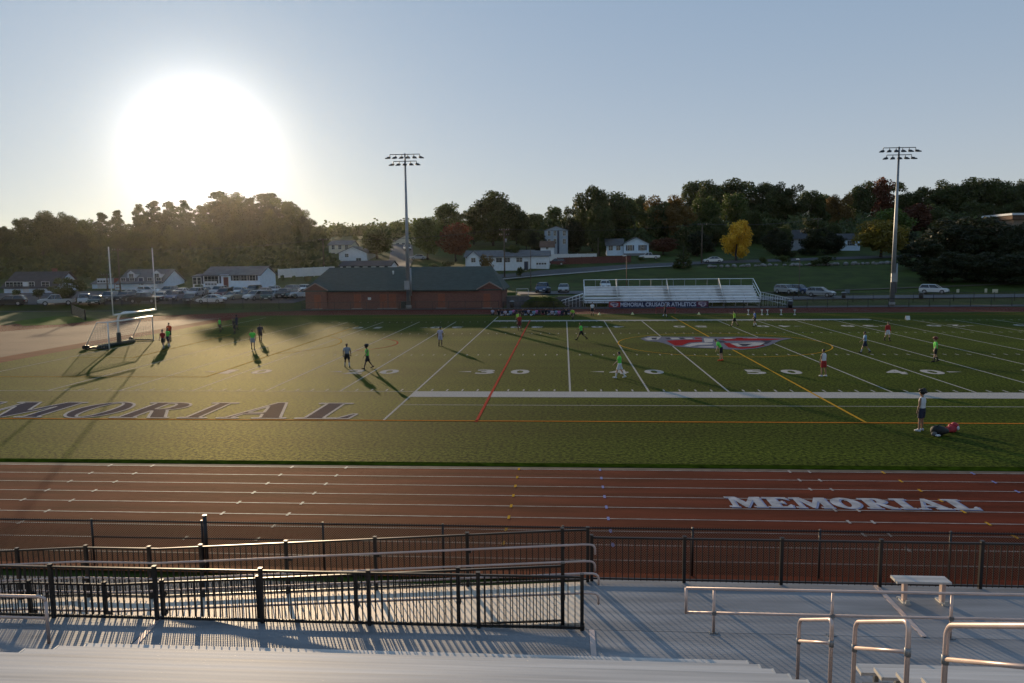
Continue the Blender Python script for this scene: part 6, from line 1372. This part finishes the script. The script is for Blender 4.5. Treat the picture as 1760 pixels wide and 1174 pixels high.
# team sitting along the far sideline
q = random.Random(5); SEATS = [('black', 'black'), ('navy', 'grey'), ('lilac', 'black'), ('black', 'white'), ('sky', 'navy'), ('pink', 'black'), ('navy', 'navy'), ('black', 'maroon')]
protos = []
SG_ = 'players sitting along the far sideline'
def sit(u, i):
    p = G(u, 541.5+q.uniform(-1, 1.2)); a, b = SEATS[i % 8]
    nm = {'black': 'black', 'navy': 'navy', 'lilac': 'lilac', 'sky': 'sky blue', 'pink': 'pink'}[a]
    if len(protos) < 8:
        o = person((p.x, p.y, -.78), -90+q.uniform(-25, 25), '', a, b, q.choice(['brown', 'tan', 'light']), 'black', q.choice(['short', 'long']), ((82, 88), (70, 96)), ((40, 30, 8), (38, 34, 8)), -6 if i % 2 else 10, 1.70, True, 'white' if i % 3 else 'black', 'black', .022, True, 0, None, SG_, 12); protos.append(o)
    else:
        o = copy_tree(protos[i % 8]); o.location = (p.x, p.y, -.78); o.rotation_euler = (0, 0, rad(-90+q.uniform(-35, 35))); o.scale = (1, 1, 1)
    o['label'] = 'person in %s top sitting on the turf beyond the far sideline' % nm; o['group'] = SG_+' in '+nm
us = [857, 863, 869, 874, 878, 883, 888, 893, 898, 903, 908, 913, 918, 922, 927, 933, 938, 944, 949, 953, 957, 961, 965, 969, 973, 977, 846]
for i, u in enumerate(us): sit(u, i)

# ------------------------------------------------------------------ small things on the field
bagm = mat('black bag cloth', (.012, .012, .013), .7, var=.3, vscale=6, bump=.6, bscale=12)
def lump(mb, c, r, q_, n=16, m=11, amp=.12):
    b0 = len(mb.v); mb.ball(c, r, n, m); ph = [q_.uniform(0, 6) for _ in range(6)]
    for i in range(b0, len(mb.v)):
        v = Vector(mb.v[i])-Vector(c); f = 1+amp*(sin(v.x*9+ph[0])*sin(v.y*8+ph[1])+.6*sin(v.z*14+ph[2]+v.x*5)); mb.v[i] = tuple(Vector(c)+v*f)
        if mb.v[i][2] < .012: mb.v[i] = (mb.v[i][0], mb.v[i][1], .012)
bp = G(1614, 748); o = thing('sports_bag', 'black sports bag lying on the grass between the curly haired player and the red bag', 'bag', bp); qq = random.Random(2)
mb = MB(); lump(mb, (bp.x, bp.y, .20), (.40, .22, .23), qq); part(mb, 'body', bagm, o); mb = MB(); lump(mb, (bp.x-.28, bp.y-.18, .10), (.13, .10, .11), qq); part(mb, 'pocket', mat('grey mesh pocket', (.10, .10, .105), .8), o)
part(MB().tube([(bp.x-.22, bp.y-.1, .36), (bp.x-.1, bp.y-.18, .50), (bp.x+.12, bp.y-.16, .50), (bp.x+.24, bp.y-.08, .36)], .018, 6), 'strap', bagm, o)
part(MB().ball((bp.x-.20, bp.y-.32, .06), (.12, .05, .05), 9, 6), 'shoe', CL['white'], o)
bp = G(1637, 742); o = thing('sports_bag', 'red bag with white patches lying right of the black bag', 'bag', bp)
mb = MB(); lump(mb, (bp.x, bp.y, .13), (.33, .22, .15), qq, amp=.25); lump(mb, (bp.x+.14, bp.y+.05, .22), (.15, .16, .15), qq, amp=.3); lump(mb, (bp.x-.05, bp.y+.04, .27), (.13, .12, .12), qq, amp=.3); lump(mb, (bp.x-.2, bp.y-.06, .11), (.15, .14, .12), qq, amp=.3); part(mb, 'body', mat('red bag cloth', (.36, .012, .022), .6, var=.3, vscale=5, bump=.6, bscale=12), o)
mb = MB(); lump(mb, (bp.x+.17, bp.y-.12, .19), (.06, .05, .09), qq); part(mb, 'patch', CL['white'], o)
part(MB().tube([(bp.x-.28, bp.y-.05, .18), (bp.x-.40, bp.y-.12, .08), (bp.x-.48, bp.y-.12, .03)], [.04, .035, .02], 7), 'sleeve', CL['white'], o)
def cone(u, v, label, m):
    p = G(u, v); o = thing('marker_cone', label, 'cone', p, 0, 'marker cones near the far sideline')
    part(MB().tube([p+Vector((0, 0, .02)), p+Vector((0, 0, .10)), p+Vector((0, 0, .34))], [.20, .17, .05], 12), 'cone', m, o); part(MB().bb(p+Vector((-.22, -.22, .002)), p+Vector((.22, .22, .025))), 'base', m, o)
MC = mat('pale yellow plastic', (.60, .55, .26), .5)
cone(1030, 541.5, 'pale yellow cone right of the man in white at the far side', MC); cone(1087, 541, 'pale yellow cone below the left end of the banner lettering', MC); cone(1201, 541, 'pale cone below the right end of the banner', MC)
for i, u in enumerate((1286, 1309.5, 1319, 1342.5, 1366)):
    p = G(u, 541.5); o = thing('hurdle_post', ['white training post just left of the blue shirted player', 'white training post just right of the blue shirted player', 'third white training post from the left', 'white training post second from the right', 'rightmost white training post before the far track'][i], 'post', p, 0, 'white training posts at the far side')
    part(MB().tube([p+Vector((0, 0, .1)), p+Vector((0, 0, .68))], .045, 8), 'post', M_WHITE, o); part(MB().tube([p, p+Vector((0, 0, .12))], [.16, .12], 10), 'base', M_WHITE, o); part(MB().bb(p+Vector((-.16, -.03, .62)), p+Vector((.12, .03, .72))), 'bar', M_WHITE, o)
p = G(1560, 549.5); o = thing('yard_marker', 'white A-frame yard marker at the far right of the field', 'marker', p)
for s in (-1, 1): part(MB().prism([p+Vector((-.24, s*.2, 0)), p+Vector((.2, s*.2, 0)), p+Vector((.2, s*.02, .46)), p+Vector((-.24, s*.02, .46))], (0, s*.03, 0)), 'panel', M_WHITE, o)
MB().poly([(-.05, -.335, .2), (.1, -.335, .2), (-.02, -.16, .6), (-.17, -.16, .6)]) 
def hurdle(x, y, lab):
    o = thing('hurdle', lab, 'hurdle', (x, y, 0), 0, 'red hurdles on the far track'); m = mat('red hurdle paint', (.36, .03, .03), .5)
    part(MB().bb((x-.6, y-.02, .75), (x+.6, y+.02, .85)), 'bar', m, o); part(MB().bb((x-.58, y-.02, 0), (x-.54, y+.02, .75)).bb((x+.54, y-.02, 0), (x+.58, y+.02, .75)), 'upright', m, o); part(MB().bb((x-.58, y-.3, 0), (x-.54, y+.3, .04)).bb((x+.54, y-.3, 0), (x+.58, y+.3, .04)), 'foot', m, o)
p = G(1136, 540); hurdle(p.x, p.y+1, 'red hurdle just left of the dark player below the banner'); p = G(1155, 540); hurdle(p.x, p.y+1, 'red hurdle just right of the dark player below the banner')
M_BIN = mat('black bin plastic', (.012, .013, .014), .5)
def bin_(u, v, label, z=None):
    p = G(u, v) if z is None else T(u, v); o = thing('waste_bin', label, 'bin', p, 0, 'dark bins along the far fence')
    part(MB().tube([p, p+Vector((0, 0, .95))], [.32, .38], 14), 'drum', M_BIN, o); part(MB().tube([p+Vector((0, 0, .95)), p+Vector((0, 0, 1.02)), p+Vector((0, 0, 1.12))], [.41, .41, .2], 14), 'lid', M_GALV, o)
bin_(1358, 529, 'dark bin with a pale lid just right of the bleacher ramp'); bin_(1450, 513, 'dark bin on the driveway right of the silver cars', 1); bin_(1583, 514, 'dark bin left of the white car at far right', 1); bin_(943, 505, 'dark green bin behind the mound beside the blue car', 1); bin_(880, 529, 'dark bin at the right corner of the field house')
M_SIGN = mat('pale sign face', (.55, .50, .36), .6); M_SIGNW = mat('white sign face', (.56, .57, .6), .6)
def sign(u, vt, vb, w, hgt, label, m=M_SIGNW, ground=None):
    p = T(u, vb); zt = AY(u, vt, p.y).z; o = thing('sign', label, 'sign', p)
    part(MB().tube([p, p+Vector((0, 0, zt-p.z))], .035, 6), 'post', M_GALV, o); part(MB().bb((p.x-w/2, p.y-.06, zt-hgt), (p.x+w/2, p.y-.036, zt)), 'panel', m, o)
sign(26, 509, 519, .9, .75, 'small white sign among the hedges at far left'); sign(301, 498, 508, .55, .8, 'white sign left of the pale pair behind the parked cars'); sign(313, 501, 509, .45, .7, 'pale yellow sign behind the parked cars right of the goal', M_SIGN)
sign(1646, 497, 503, .5, .8, 'pale yellow sign right of the white car under the dark trees', M_SIGN); sign(1694, 496, 503, .45, .8, 'narrow pale sign second from the right edge', M_SIGN); sign(1710, 497, 503, 1.0, .7, 'wide yellowish sign nearest the right edge', M_SIGN); sign(1456, 497, 506, .9, .8, 'grey sign above the dark bin on the driveway', mat('grey sign', (.14, .17, .19), .6)); sign(925, 488, 502, .7, .6, 'pale orange sign beside the dark blue car', mat('orange sign', (.5, .27, .15), .6))
bpy.context.view_layer.update()
